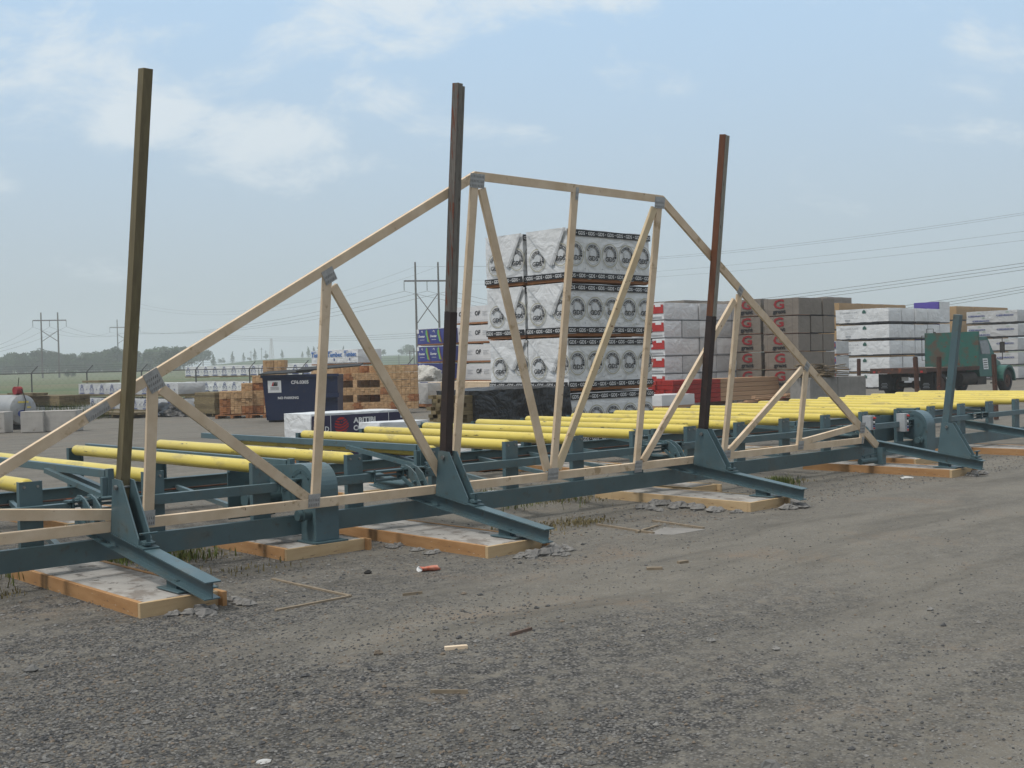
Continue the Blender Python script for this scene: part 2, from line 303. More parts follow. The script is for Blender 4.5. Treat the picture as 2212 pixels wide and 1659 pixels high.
def leafmat(name, c1, c2):
    m = bpy.data.materials.new(name); m.use_nodes = True; nt = m.node_tree; bs = nt.nodes['Principled BSDF']
    g = nn(nt, 'ShaderNodeNewGeometry'); oi = nn(nt, 'ShaderNodeObjectInfo')
    mxn = nn(nt, 'ShaderNodeMix', data_type='RGBA'); lk(nt, g.outputs['Random Per Island'], mxn.inputs[0])
    mxn.inputs[6].default_value = (*c1, 1); mxn.inputs[7].default_value = (*c2, 1)
    hs = nn(nt, 'ShaderNodeHueSaturation'); mm = nn(nt, 'ShaderNodeMapRange'); lk(nt, oi.outputs['Random'], mm.inputs['Value'])
    mm.inputs['To Min'].default_value = .55; mm.inputs['To Max'].default_value = 1.7; lk(nt, mm.outputs[0], hs.inputs['Value'])
    lk(nt, mxn.outputs[2], hs.inputs['Color']); lk(nt, hs.outputs[0], bs.inputs['Base Color'])
    bs.inputs['Roughness'].default_value = .8; bs.inputs['Specular IOR Level'].default_value = .1
    return m
LEAF = leafmat('foliage', (.022, .042, .018), (.045, .075, .026))
LEAFP = leafmat('pale_foliage', (.07, .085, .06), (.05, .075, .04))
GRASSB = leafmat('weed_blades', (.09, .13, .035), (.14, .15, .05))
DRYB = leafmat('dry_weed_blades', (.17, .14, .07), (.10, .085, .045))

# gravel ground
def gravel_material():
    m = bpy.data.materials.new('gravel'); m.use_nodes = True; nt = m.node_tree; bs = nt.nodes['Principled BSDF']
    tc = nn(nt, 'ShaderNodeTexCoord'); P = tc.outputs['Object']
    def noi(s, d=5, r=.6, dist=0, src=None):
        n = nn(nt, 'ShaderNodeTexNoise'); n.inputs['Scale'].default_value = s; n.inputs['Detail'].default_value = d; n.inputs['Roughness'].default_value = r
        n.inputs['Distortion'].default_value = dist; lk(nt, src or P, n.inputs['Vector']); return n.outputs['Fac']
    def rng(x, a, b, c=0, d=1):
        n = nn(nt, 'ShaderNodeMapRange'); lk(nt, x, n.inputs[0]); n.inputs[1].default_value = a; n.inputs[2].default_value = b; n.inputs[3].default_value = c; n.inputs[4].default_value = d; return n.outputs[0]
    def mix(f, a, b, bt='MIX'):
        n = nn(nt, 'ShaderNodeMix', data_type='RGBA', blend_type=bt)
        if isinstance(f, float): n.inputs[0].default_value = f
        else: lk(nt, f, n.inputs[0])
        for i, x in ((6, a), (7, b)):
            if isinstance(x, tuple): n.inputs[i].default_value = (*x, 1)
            else: lk(nt, x, n.inputs[i])
        return n.outputs[2]
    # packed fines against loose crushed stone, in broad drifts and wheel tracks
    mpt = nn(nt, 'ShaderNodeMapping'); mpt.inputs['Scale'].default_value = (.35, 1.2, 1); mpt.inputs['Rotation'].default_value = (0, 0, -.25); lk(nt, P, mpt.inputs[0])
    big = noi(.55, 4, .55, .6, mpt.outputs[0])
    loose = rng(big, .38, .56)
    fines = mix(rng(noi(3.5, 6), .35, .65), (.192, .178, .150), (.148, .138, .117))
    fines = mix(rng(noi(.9, 4, .6, .8), .55, .72), fines, (.20, .16, .12))
    v = nn(nt, 'ShaderNodeTexVoronoi'); v.inputs['Scale'].default_value = 48; v.inputs['Randomness'].default_value = 1; lk(nt, P, v.inputs['Vector'])
    sv = nn(nt, 'ShaderNodeSeparateColor'); lk(nt, v.outputs['Color'], sv.inputs[0])
    stone = mix(rng(sv.outputs[0], 0, 1), (.075, .075, .074), (.31, .30, .285))
    stone = mix(rng(v.outputs['Distance'], .25, .65), stone, (.05, .05, .05))
    v2 = nn(nt, 'ShaderNodeTexVoronoi'); v2.inputs['Scale'].default_value = 120; lk(nt, P, v2.inputs['Vector'])
    s2 = nn(nt, 'ShaderNodeSeparateColor'); lk(nt, v2.outputs['Color'], s2.inputs[0])
    grit = mix(s2.outputs[0], (.10, .097, .088), (.245, .235, .212))
    c = mix(rng(noi(26, 3, .7), .45, .62), fines, grit)
    lm = nn(nt, 'ShaderNodeMath', operation='MULTIPLY'); sx_ = nn(nt, 'ShaderNodeSeparateXYZ'); lk(nt, P, sx_.inputs[0]); lz_ = nn(nt, 'ShaderNodeMath', operation='MULTIPLY'); lk(nt, loose, lz_.inputs[0]); lk(nt, rng(sx_.outputs[0], 4.5, 9.0, 1, .30), lz_.inputs[1]); lk(nt, lz_.outputs[0], lm.inputs[0]); lk(nt, rng(noi(9, 4, .7), .36, .56), lm.inputs[1])
    c = mix(lm.outputs[0], c, stone)
    # damp dark patches and long tyre smears
    mps = nn(nt, 'ShaderNodeMapping'); mps.inputs['Scale'].default_value = (.5, 2.4, 1); mps.inputs['Rotation'].default_value = (0, 0, .12); lk(nt, P, mps.inputs[0])
    dk = rng(noi(.8, 6, .68, .5, mps.outputs[0]), .49, .72, 0, .60)
    c = mix(dk, c, (.07, .066, .058))
    # wheel tracks curving across the open yard
    wv = nn(nt, 'ShaderNodeTexWave', wave_type='BANDS', bands_direction='Y'); wv.inputs['Scale'].default_value = .32; wv.inputs['Distortion'].default_value = 5.0; wv.inputs['Detail'].default_value = 4; wv.inputs['Detail Scale'].default_value = .6
    mpw = nn(nt, 'ShaderNodeMapping'); mpw.inputs['Scale'].default_value = (.25, 1, 1); mpw.inputs['Rotation'].default_value = (0, 0, .2); lk(nt, P, mpw.inputs[0]); lk(nt, mpw.outputs[0], wv.inputs['Vector'])
    c = mix(rng(wv.outputs['Fac'], .72, .98, 0, .10), c, (.26, .245, .215))
    # scattered dark and pale specks
    v3 = nn(nt, 'ShaderNodeTexVoronoi'); v3.inputs['Scale'].default_value = 16; lk(nt, P, v3.inputs['Vector'])
    c = mix(rng(v3.outputs['Distance'], .10, .14, .8, 0), c, (.05, .05, .05))
    lk(nt, c, bs.inputs['Base Color']); bs.inputs['Roughness'].default_value = .92; bs.inputs['Specular IOR Level'].default_value = .2
    h1 = nn(nt, 'ShaderNodeMath', operation='MULTIPLY'); lk(nt, rng(v.outputs['Distance'], 0, .7, 1, 0), h1.inputs[0]); lk(nt, lm.outputs[0], h1.inputs[1])
    h2 = nn(nt, 'ShaderNodeMath', operation='MULTIPLY_ADD'); lk(nt, noi(55, 6, .7), h2.inputs[0]); h2.inputs[1].default_value = .55; lk(nt, h1.outputs[0], h2.inputs[2])
    h3 = nn(nt, 'ShaderNodeMath', operation='MULTIPLY_ADD'); lk(nt, noi(4, 5, .6), h3.inputs[0]); h3.inputs[1].default_value = 1.6; lk(nt, h2.outputs[0], h3.inputs[2])
    bp = nn(nt, 'ShaderNodeBump'); bp.inputs['Distance'].default_value = .016; bp.inputs['Strength'].default_value = 1; lk(nt, h3.outputs[0], bp.inputs['Height']); lk(nt, bp.outputs[0], bs.inputs['Normal'])
    return m
GRAVEL = gravel_material()
def field_material():
    m = mat('field_grass', (.095, .125, .05), (.12, .115, .06), rough=.95, scale=.012, stretch=(1, 3, 1), detail=8,
            spots=[((.05, .10, .035), .03, .52, .08, (.4, 2.2, 1)), ((.16, .13, .075), .05, .60, .06, (.3, 2, 1))])
    return m
FIELD = field_material()
HILL = mat('hill_green', (.05, .085, .03), (.07, .10, .04), rough=.95, scale=.02, stretch=(1, 2, 1), spots=[((.03, .05, .025), .02, .58, .05, (1, 3, 1))])
FARH = mat('far_hill', (.05, .07, .05), (.06, .08, .055), rough=.95, scale=.01)

# ------------------------------------------------------------------ lettering
_txt = {}
def glyph(s, bold=.0):
    k = (s, bold)
    if k in _txt: return _txt[k]
    cu = bpy.data.curves.new('t', 'FONT'); cu.body = s; cu.size = 1.0; cu.resolution_u = 2; cu.offset = bold
    cu.align_x = 'LEFT'
    ob = bpy.data.objects.new('t', cu); COL.objects.link(ob)
    dg = bpy.context.evaluated_depsgraph_get(); dg.update()
    me = ob.evaluated_get(dg).to_mesh()
    vs = [(v.co.x, v.co.y) for v in me.vertices]; fs = [tuple(p.vertices) for p in me.polygons]
    bpy.data.objects.remove(ob); bpy.data.curves.remove(cu)
    x0 = min(v[0] for v in vs); x1 = max(v[0] for v in vs); y0 = min(v[1] for v in vs); y1 = max(v[1] for v in vs)
    _txt[k] = (vs, fs, x0, x1, y0, y1); return _txt[k]
def text(mb, s, o, r, u, height, mi=0, width=None, bold=.02, shear=0.0, lift=0.0):
    """letters with lower-left corner at o, along r, up u; cap height given"""
    vs, fs, x0, x1, y0, y1 = glyph(s, bold)
    _, _, _, _, c0, c1 = glyph('H', bold)
    sy = height / (c1 - c0); sx = (width / (x1 - x0)) if width else sy
    o = Vector(o); r = Vector(r); u = Vector(u); n = r.cross(u)
    mb.add([o + r * ((x - x0) * sx + (y * sy) * shear) + u * (y * sy) + n * lift for x, y in vs], fs, mi)
def rect(mb, o, r, u, x0, x1, y0, y1, mi=0, lift=0.0):
    o = Vector(o); r = Vector(r); u = Vector(u); n = r.cross(u) * lift
    mb.quad(o + r * x0 + u * y0 + n, o + r * x1 + u * y0 + n, o + r * x1 + u * y1 + n, o + r * x0 + u * y1 + n, mi)
def ring(mb, o, r, u, cx, cy, r0, r1, a0=0, a1=360, mi=0, lift=0.0, n=28):
    o = Vector(o); r = Vector(r); u = Vector(u); nr = r.cross(u) * lift
    vs = []; fs = []
    for i in range(n + 1):
        t = R(a0 + (a1 - a0) * i / n); d = r * math.cos(t) + u * math.sin(t)
        c = o + r * cx + u * cy + nr
        vs += [c + d * r0, c + d * r1]
    for i in range(n): fs.append((2 * i, 2 * i + 1, 2 * i + 3, 2 * i + 2))
    mb.add(vs, fs, mi)
def disc(mb, o, r, u, cx, cy, rad, mi=0, lift=0.0, n=24, ry=None):
    o = Vector(o); r = Vector(r); u = Vector(u); nr = r.cross(u) * lift; ry = ry or rad
    mb.add([o + r * (cx + rad * math.cos(2 * math.pi * i / n)) + u * (cy + ry * math.sin(2 * math.pi * i / n)) + nr for i in range(n)], [tuple(range(n))], mi)

# ================================================================== GROUND AND TERRAIN
g = MB()
n = 60; ext = 900.0
def gz(a, b):
    x = a * A.x + b * B.x; y = a * A.y + b * B.y
    r = math.hypot(x, y)
    return (mnoise.noise(Vector((a * .35, b * .35, 0))) * .035 + mnoise.noise(Vector((a * .1, b * .1, 4))) * .05) * min(1, max(0, (6.9 - b) / 2.0) if b < 9 else 0) * (1 if r < 40 else 0) - .008
fine = [i * .35 for i in range(-30, 80)]
coords_a = [-900, -300, -100, -40, -20] + [x for x in fine] + [32, 40, 60, 100, 200, 400, 900]
coords_b = [-900, -300, -60, -20, -10] + [x * .35 for x in range(-14, 50)] + [20, 30, 45, 60, 90, 140, 250, 500, 900]
vs = [(a, b, gz(a, b)) for a in coords_a for b in coords_b]; nb_ = len(coords_b)
g.add(vs, [(i * nb_ + j, (i + 1) * nb_ + j, (i + 1) * nb_ + j + 1, i * nb_ + j + 1) for i in range(len(coords_a) - 1) for j in range(nb_ - 1)], 0, True)
tag(g.build('ground', GRAVEL, origin=(0, 0, 0)), kind='structure')

def ss(t): t = max(0.0, min(1.0, t)); return t * t * (3 - 2 * t)
def fieldz(x, y):
    z = .02 + .80 * ss((y - 60) / 240) + 1.7 * ss((y - 290) / 130)
    u = 1106 + x / max(y, 1) * FPX
    if y > 420:
        hillf = ss((u - 330) / 300) * (1 - .45 * ss((u - 900) / 500))
        z += hillf * 5.6 * ss((y - 430) / 260)
        z += 5 * ss((-u + 250) / 300) * ss((y - 450) / 300)
    z += mnoise.noise(Vector((x * .01, y * .01, 0))) * .5 * ss((y - 300) / 200)
    return z
f_ = MB(); us = list(range(-700, 2900, 60)); ys = [60, 75, 95, 120, 150, 190, 240, 290, 330, 370, 410, 450, 490, 540, 590, 640, 700, 800, 950]
pts = []
for y in ys:
    for u in us:
        x = (u - 1106) / FPX * y; v = Vector((x, y, 0))
        pts.append((v.dot(A), v.dot(B), fieldz(x, y) if y > 60 else .004))
L = len(us)
mi = lambda j: 0 if ys[j] < 450 else 1
for j in range(len(ys) - 1):
    pass
f_.v = pts
for j in range(len(ys) - 1):
    for i in range(L - 1):
        uu = us[i]
        if ys[j] < 100 and uu > 880: continue
        f_.f.append((j * L + i, j * L + i + 1, (j + 1) * L + i + 1, (j + 1) * L + i)); f_.m.append(mi(j)); f_.smooth.append(True)
tag(f_.build('grass_field', [FIELD, HILL], origin=(0, 0, 0)), kind='structure')
fh = MB()
for k_, (d, us_, hh) in enumerate([(1500, range(-600, 3000, 40), 9), (1150, range(700, 3000, 40), 6)]):
    ridge = []
    for u in us_:
        x = (u - 1106) / FPX * d
        z = hh + 6 * mnoise.noise(Vector((u * .004, k_, 0))) + 2 * mnoise.noise(Vector((u * .02, k_, 1))) + (6 * ss((u - 700) / 200) if k_ == 0 else 0)
        ridge.append((x, d, z))
    n_ = len(ridge)
    vs = []
    for x, y, z in ridge:
        for (yy, zz) in ((y - 160, -2), (y - 60, z * .7), (y, z), (y + 200, -2)):
            w_ = Vector((x, yy, 0)); vs.append((w_.dot(A), w_.dot(B), zz))
    fs = [(4 * i + j, 4 * i + 4 + j, 4 * i + 5 + j, 4 * i + 1 + j) for i in range(n_ - 1) for j in range(3)]
    fh.add(vs, fs, 0, True)
tag(fh.build('far_hills', FARH, origin=(0, 0, 0)), kind='structure')

# ================================================================== ROLLER CONVEYOR
conv = root('roller_conveyor', 3.6, 9.7, 0, 'long teal steel conveyor with yellow rollers running behind the leaning wooden truss', 'conveyor')
def channel_a(mb, a0, a1, b, z0, z1, fl=.07, t=.008, mi=0):     # C section along a, web facing -b
    mb.box(a0, a1, b, b + t, z0, z1, mi); mb.box(a0, a1, b + t, b + fl, z1 - t, z1, mi); mb.box(a0, a1, b + t, b + fl, z0, z0 + t, mi)
m = MB(); channel_a(m, -3, 30, 9.68, .167, .351); m.build('front_beam', TEAL, conv)
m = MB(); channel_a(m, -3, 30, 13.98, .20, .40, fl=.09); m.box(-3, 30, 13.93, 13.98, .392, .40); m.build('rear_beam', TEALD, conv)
m = MB(); m.tube((-3, 13.90, .265), (30, 13.90, .265), .012, 8); m.build('drive_shaft', RUST, conv)
SK = [(4.41, .907), (6.25, .862), (7.87, .907), (11.70, .86), (15.0, .80), (18.55, .846), (20.98, .85)]
gaps = [(3.98, 4.40), (5.98, 6.40), (7.06, 7.74), (11.30, 11.95), (15.75, 16.35), (17.75, 18.30), (19.95, 20.55)]
x = -3.0
for (p, q) in gaps + [(30, 30)]:
    m = MB(); m.box(x, p, 9.69, 9.76, .592, .68); m.build('rail', TEAL, conv, bevel=.004); x = q
for (p, q) in gaps:
    m = MB()
    m.box(p - .06, q - .02, 9.64, 9.76, .688, .702); m.box(p - .04, q + .03, 9.67, 9.75, .64, .656); m.box(p - .05, q, 9.66, 9.76, .592, .61)
    for xx in (p - .02, (p + q) / 2, q - .05): m.tube((xx, 9.66, .585), (xx, 9.66, .715), .011, 8); m.box(xx - .018, xx + .018, 9.67, 9.75, .61, .69)
    m.build('rail_clamp', TEALD, conv)
for k in range(-3, 22):
    ac = 3.66 + 1.0748 * k
    m = MB(); z1 = .878
    m.box(ac - .094, ac + .094, 9.775, 9.783, .18, z1); m.box(ac - .094, ac - .087, 9.783, 9.835, .18, z1); m.box(ac + .087, ac + .094, 9.783, 9.835, .18, z1)
    p_ = m.build('roller_post', TEAL, conv)
    for s_ in (-.055, .055):
        m = MB(); m.tube((ac + s_, 9.775, .835), (ac + s_, 9.763, .835), .011, 8); m.build('bolt', STEEL, conv, parent=p_)
    m = MB(); b0 = 14.10
    m.box(ac - .09, ac + .09, b0, b0 + .008, .2, .86); m.box(ac - .09, ac - .082, b0 - .06, b0, .2, .86); m.box(ac + .082, ac + .09, b0 - .06, b0, .2, .86)
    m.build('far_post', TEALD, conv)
    m = MB(); r_ = .0625; zc_ = .834
    prof = [(9.845, .035), (9.85, .052), (9.86, r_ - .002), (9.875, r_), (14.0, r_), (14.03, r_ - .006), (14.045, .045)]
    nseg = 24; vs = []; 
    for (bb, rr) in prof:
        for i in range(nseg):
            t = 2 * math.pi * i / nseg; vs.append((ac + rr * math.cos(t), bb, zc_ + rr * math.sin(t)))
    fs = [(j * nseg + i, j * nseg + (i + 1) % nseg, (j + 1) * nseg + (i + 1) % nseg, (j + 1) * nseg + i) for j in range(len(prof) - 1) for i in range(nseg)]
    m.add(vs, fs, 0, True); m.add(vs[:nseg], [tuple(range(nseg))]); m.add(vs[-nseg:], [tuple(range(nseg))])
    rl = m.build('roller', YEL, conv)
    m = MB(); m.tube((ac, 9.783, zc_), (ac, 14.10, zc_), .018, 10)
    m.build('axle', BLACK, conv, parent=rl)
for a0, a1 in ((3.9, 5.0), (5.97, 7.07), (9.25, 11.1), (10.35, 12.2), (11.5, 13.3), (12.6, 14.4), (14.7, 16.5), (16.9, 18.7), (19.0, 20.8)):
    m = MB(); m.beam((a0, 9.78, .285), (a1, 13.98, .285), .05, .05); m.build('cross_brace', TEAL, conv)
for (sa, zt) in SK:
    m = MB(); m.beam((sa, 10.0, zt - .036), (sa, 14.75, zt - .036), .055, .072, side=(1, 0, 0))
    sk = m.build('lift_bar', TEAL, conv, bevel=.004)
    m = MB(); m.box(sa - .028, sa + .028, 9.925, 9.98, .655, zt + .012); m.box(sa - .075, sa - .028, 9.935, 9.985, .655, zt - .06); m.build('lift_post', TEAL, conv, parent=sk, bevel=.003)
    for off in (-.05, .07):
        m = MB(); m.beam((sa + off, 9.99, .685), (sa + off, 11.25, zt - .065), .045, .045, side=(1, 0, 0)); m.build('strut', TEAL, conv, parent=sk)
    m = MB(); m.tube((sa - .16, 9.955, .668), (sa + .22, 9.955, .668), .022, 10); m.build('pivot_shaft', TEALD, conv, parent=sk)

# outrigger arms (tilted eight degrees) with post brackets
T8 = R(8.0); CA, SA = math.cos(T8), math.sin(T8)
def TF(a, n, u): return (a, 9.32 + n * CA - u * SA, .449 + n * SA + u * CA)
def tbox(mb, a0, a1, n0, n1, u0, u1, mi=0):
    mb.hexa([TF(a0, n0, u0), TF(a1, n0, u0), TF(a1, n1, u0), TF(a0, n1, u0), TF(a0, n0, u1), TF(a1, n0, u1), TF(a1, n1, u1), TF(a0, n1, u1)], mi)
ARMS = [4.18, 7.60, 11.76, 16.26, 20.5]
for ia, aa in enumerate(ARMS):
    m = MB(); n0, n1 = -1.60, (.84 if ia in (0, 2) else 1.12)
    tbox(m, aa - .063, aa + .063, n0, n1, -.0095, 0); tbox(m, aa - .063, aa + .063, n0, n1, -.135, -.1255); tbox(m, aa - .004, aa + .004, n0 + .004, n1, -.1255, -.0095)
    arm = m.build('outrigger_arm', TEAL, conv)
    m = MB(); m.box(aa - .09, aa + .24, 8.10, 8.46, .102, .116); m.build('base_plate', TEAL, conv, parent=arm, bevel=.004)
    m = MB(); zt = .449 + (8.3 - 9.32) * SA / CA - .135 / CA
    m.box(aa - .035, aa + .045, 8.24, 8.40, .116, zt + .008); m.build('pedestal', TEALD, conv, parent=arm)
    sh = -.93 if ia == 3 else 0.0
    if ia == 4: continue
    for s_, w_ in ((-1, .012), (1, .012)):
        ax = aa - .058 if s_ < 0 else aa + .046
        m = MB(); P_ = [(-.004, .003), (-.004, .445), (-.045, .455), (-.165, .462), (-.50, .06), (-.515, .003)]
        m.prism([TF(ax, n_ + sh, u_) for n_, u_ in P_], (w_, 0, 0)); m.build('gusset_plate', TEAL, conv, parent=arm)
    m = MB(); m.tube(TF(aa - .085, -.10 + sh, .395), TF(aa + .10, -.10 + sh, .395), .012, 10); m.tube(TF(aa - .085, -.10 + sh, .395), TF(aa - .065, -.10 + sh, .395), .02, 10)
    m.build('locking_pin', STEEL, conv, parent=arm)
    m = MB(); tbox(m, aa - .07, aa + .07, -.62 + sh, -.50 + sh, .001, .014); tbox(m, aa - .045, aa + .045, -.60 + sh, -.515 + sh, .03, .05)
    m.tube(TF(aa, -.56 + sh, .01), TF(aa, -.56 + sh, .11), .016, 10); tbox(m, aa - .075, aa + .075, -.572 + sh, -.548 + sh, .11, .122)
    m.build('clamp', TEALD, conv, parent=arm)
    # lever plates of the lift linkage above the arm
    P_ = [(9.75, .735), (9.69, .738), (9.60, .71), (9.52, .655), (9.44, .53), (9.50, .50), (9.56, .52), (9.62, .60), (9.78, .69)]
    lv = None
    for ax in (aa - .15, aa - .06):
        m = MB(); m.prism([(ax, b_, z_) for b_, z_ in P_], (.014, 0, 0)); lv = m.build('lever_plate', TEAL, conv, parent=arm)
    m = MB(); m.tube((aa - .19, 9.70, .70), (aa - .01, 9.70, .70), .02, 10); m.tube((aa - .19, 9.52, .57), (aa - .01, 9.52, .57), .016, 10)
    m.beam((aa - .24, 9.62, .62), (aa - .2, 9.50, .515), .03, .03); m.tube((aa - .10, 9.50, .52), (aa - .10, 10.2, .53), .022, 10); m.build('linkage', TEALD, conv, parent=arm)
for (g0, g1) in ((6.17, 6.43), (17.84, 18.10)):
    m = MB(); pr = [(9.42, .115), (9.42, .60)] + [(9.66 - .24 * math.cos(R(t)), .60 + .24 * math.sin(R(t))) for t in range(10, 91, 10)] + [(10.25, .80), (10.25, .40), (9.672, .40), (9.672, .115)]
    nP = len(pr); p0 = [(g0, b_, z_) for b_, z_ in pr]; p1 = [(g1, b_, z_) for b_, z_ in pr]
    m.add(p0 + p1, [(i, (i + 1) % nP, nP + (i + 1) % nP, nP + i) for i in range(nP)], 0, False); m.add(p0, [tuple(range(nP))]); m.add(p1, [tuple(range(nP))])
    gd = m.build('drive_guard', TEAL, conv, bevel=.005)
    m = MB(); ring(m, (g0 - .004, 9.66, .58), (0, -1, 0), (0, 0, 1), 0, 0, .17, .21, 0, 360); m.tube((g0 - .14, 9.52, .37), (g0, 9.52, .37), .05, 18); m.tube((g0 - .10, 9.52, .37), (g0 - .085, 9.52, .37), .065, 18)
    for t in range(0, 360, 45): m.tube((g0, 9.66 + .19 * math.cos(R(t)), .58 + .19 * math.sin(R(t))), (g0 - .014, 9.66 + .19 * math.cos(R(t)), .58 + .19 * math.sin(R(t))), .01, 8)
    m.build('pulley_hub', TEALD, conv, parent=gd)
    m = MB(); m.box(g0 - .05, g1 + .05, 9.34, 9.68, .101, .114); m.build('foot_plate', TEALD, conv, parent=gd)
    m = MB(); m.box(g0 - .42, g0 + .10, 10.30, 10.312, .30, .76); m.build('motor_mount_panel', TEALD, conv)
    m = MB(); m.tube((g0 - .30, 10.1, .50), (g0 + .0, 10.1, .50), .10, 20); m.tube((g0 - .36, 10.1, .50), (g0 - .30, 10.1, .50), .07, 16); m.build('motor', TEALD, conv)
m = MB(); m.box(17.05, 17.72, 9.90, 9.91, .36, .775); m.build('side_panel', TEAL, conv)
m = MB(); m.box(16.10, 16.20, 9.22, 9.36, .112, .36); m.build('support_leg', TEAL, conv)
m = MB(); m.tube((15.60, 9.30, .185), (16.02, 9.30, .185), .045, 14); m.tube((15.72, 9.30, .185), (15.72, 9.30, .27), .012, 8); m.tube((15.9, 9.30, .185), (15.9, 9.30, .28), .012, 8); m.beam((15.66, 9.3, .262), (16.06, 9.3, .285), .022, .022)
m.build('hydraulic_valve', TEALD, conv)
for (x0, z0, z1) in ((17.46, .52, .81), (16.43, .60, .82)):
    m = MB(); m.box(x0, x0 + .13, 9.60, 9.745, z0, z1); cbx = m.build('control_box', GREYI, conv, bevel=.004)
    cols = [INKR, INK, INKW, INK, INKB, INKR, INK]
    for i in range(6):
        zz = z1 - .035 - i * (z1 - z0 - .06) / 5
        m = MB(); m.tube((x0 + .085, 9.600, zz), (x0 + .085, 9.582 - (.02 if i == 0 else 0), zz), .017 if i == 0 else .013, 10); m.build('button', cols[i], conv, parent=cbx)

# ================================================================== CONCRETE PADS
def pad(a0, a1, b0, b1, label, h=.10, boards=(True, True), m1=FORM, m2=FORMB):
    r = root('concrete_pad', a0, b0, 0, label, 'concrete pad', 'concrete pads cast in board forms under the conveyor')
    m = MB(); N = 10
    m.box(a0 + .04, a1 - .04, b0 + .04, b1 - .04, -.05, h - .004); m.build('slab', CONC, r)
    m = MB(); m.box(a0, a0 + .038, b0 + .04, b1, -.08, h + .002); m.build('form_board', m1, r, bevel=.003)
    m = MB(); m.box(a1 - .038, a1, b0 - .06, b1, -.08, h + .001); m.build('form_board', m1, r, bevel=.003)
    m = MB(); m.box(a0 - .0, a1 - .0385, b0, b0 + .038, -.08, h); m.build('form_board', m2, r, bevel=.003)
    m = MB(); m.box(a0 + .039, a1 - .039, b1 - .038, b1, -.08, h); m.build('form_board', m1, r)
pad(3.74, 4.40, 8.0, 10.5, 'board-framed concrete pad under the leftmost outrigger arm')
pad(5.79, 6.70, 9.33, 10.8, 'short board-framed concrete pad under the left rounded drive guard')
pad(7.07, 7.80, 8.0, 10.5, 'board-framed concrete pad under the second outrigger arm from the left')
pad(11.15, 11.86, 8.06, 10.5, 'pale board-framed concrete pad under the third outrigger arm', m1=FORMB)
pad(12.0, 12.58, 9.60, 10.6, 'small concrete pad just right of the third outrigger arm', m1=FORMB)
pad(15.92, 16.58, 8.04, 10.5, 'board-framed concrete pad under the fourth arm with the blue steel post')
pad(17.3, 18.5, 9.33, 10.8, 'board-framed concrete pad under the right rounded drive guard')
pad(19.95, 20.9, 8.1, 10.5, 'concrete pad at the right edge under the last outrigger arm')
for i, (a0, lab) in enumerate(((5.2, 'far concrete pad behind the left drive guard, under the rear beam'), (8.9, 'far concrete pad between the second and third arms, under the rear beam'), (13.2, 'far concrete pad right of the third arm, under the rear beam'), (17.4, 'far concrete pad behind the control boxes, under the rear beam'))):
    pad(a0, a0 + 1.1, 12.9, 14.6, lab)

# ================================================================== ROOF TRUSS leaning on the posts
tr = root('roof_truss', 9.25, 9.32, .449, 'large flat-topped roof truss of new pale lumber leaning against the upright posts', 'roof truss')
def member(name, p, q, w=.089, n0=0.0, th=.038, mt=SPF, ext0=0, ext1=0):
    p = Vector(p); q = Vector(q); d = (q - p).normalized(); s_ = Vector((-d.y, d.x)) * (w / 2)
    p = p - d * ext0; q = q + d * ext1
    c = [p - s_, q - s_, q + s_, p + s_]
    m = MB(); m.hexa([TF(x_, n0, y_) for x_, y_ in c] + [TF(x_, n0 + th, y_) for x_, y_ in c])
    return m.build(name, mt, tr, bevel=.002)
def cpoly(name, pts, n0=0.0, th=.038, mt=SPF):
    m = MB(); m.hexa([TF(x_, n0, y_) for x_, y_ in pts] + [TF(x_, n0 + th, y_) for x_, y_ in pts]); return m.build(name, mt, tr, bevel=.002)
sl, slr = .578, .599
PL, PR = (7.79, 3.262), (10.69, 3.252)
tl = lambda x: 3.262 - (7.79 - x) * sl
trr = lambda x: 3.252 - (x - 10.69) * slr
dl = .089 / math.cos(math.atan(sl)); dr_ = .089 / math.cos(math.atan(slr))
cpoly('top_chord', [(2.18, tl(2.18) - dl), (3.98, tl(3.98) - dl), (3.98, tl(3.98)), (2.18, tl(2.18))])
cpoly('top_chord', [(3.984, tl(3.984) - dl), (7.815, tl(7.79) - .089), (7.79, 3.262), (3.984, tl(3.984))])
cpoly('top_chord', [(7.822, 3.173), (10.655, 3.165), (10.69, 3.252), (7.797, 3.262)])
cpoly('top_chord', [(10.665, 3.165), (16.14, trr(16.14) - dr_), (16.19, trr(16.14) - .01), (10.697, 3.249)])
for (x0, x1) in ((2.45, 4.135), (4.14, 7.535), (7.54, 11.71), (11.715, 15.74)):
    m = MB(); tbox(m, x0, x1 - .003, 0, .038, 0, .089); m.build('bottom_chord', SPF, tr, bevel=.002)
def vert(x, top, w=.089): member('web', (x, .09), (x, top), w=w, n0=.0015)
vert(4.455, tl(4.455) - dl - .01); vert(6.11, tl(6.11) - dl - .01); vert(7.80, 3.17); vert(9.24, 3.17); vert(10.645, 3.165); vert(12.355, trr(12.355) - dr_ - .01); vert(14.05, trr(14.05) - dr_ - .01)
member('web', (15.70, .0), (15.70, .25), n0=.0015)
member('web', (2.80, .0), (2.80, .25), n0=.0015)
for p, q, nm in (((4.53, 1.17), (6.02, .10), SPF), ((6.18, 2.07), (7.68, .10), SPF), ((7.90, 3.10), (9.14, .12), SPF), ((10.57, 3.10), (9.31, .12), SPFB),
                 ((12.27, 2.06), (10.76, .10), SPF), ((13.95, 1.15), (12.46, .10), SPF), ((15.62, .27), (14.14, .12), SPF), ((2.90, .27), (4.36, .12), SPF)):
    member('web', p, q, n0=.003, mt=nm)
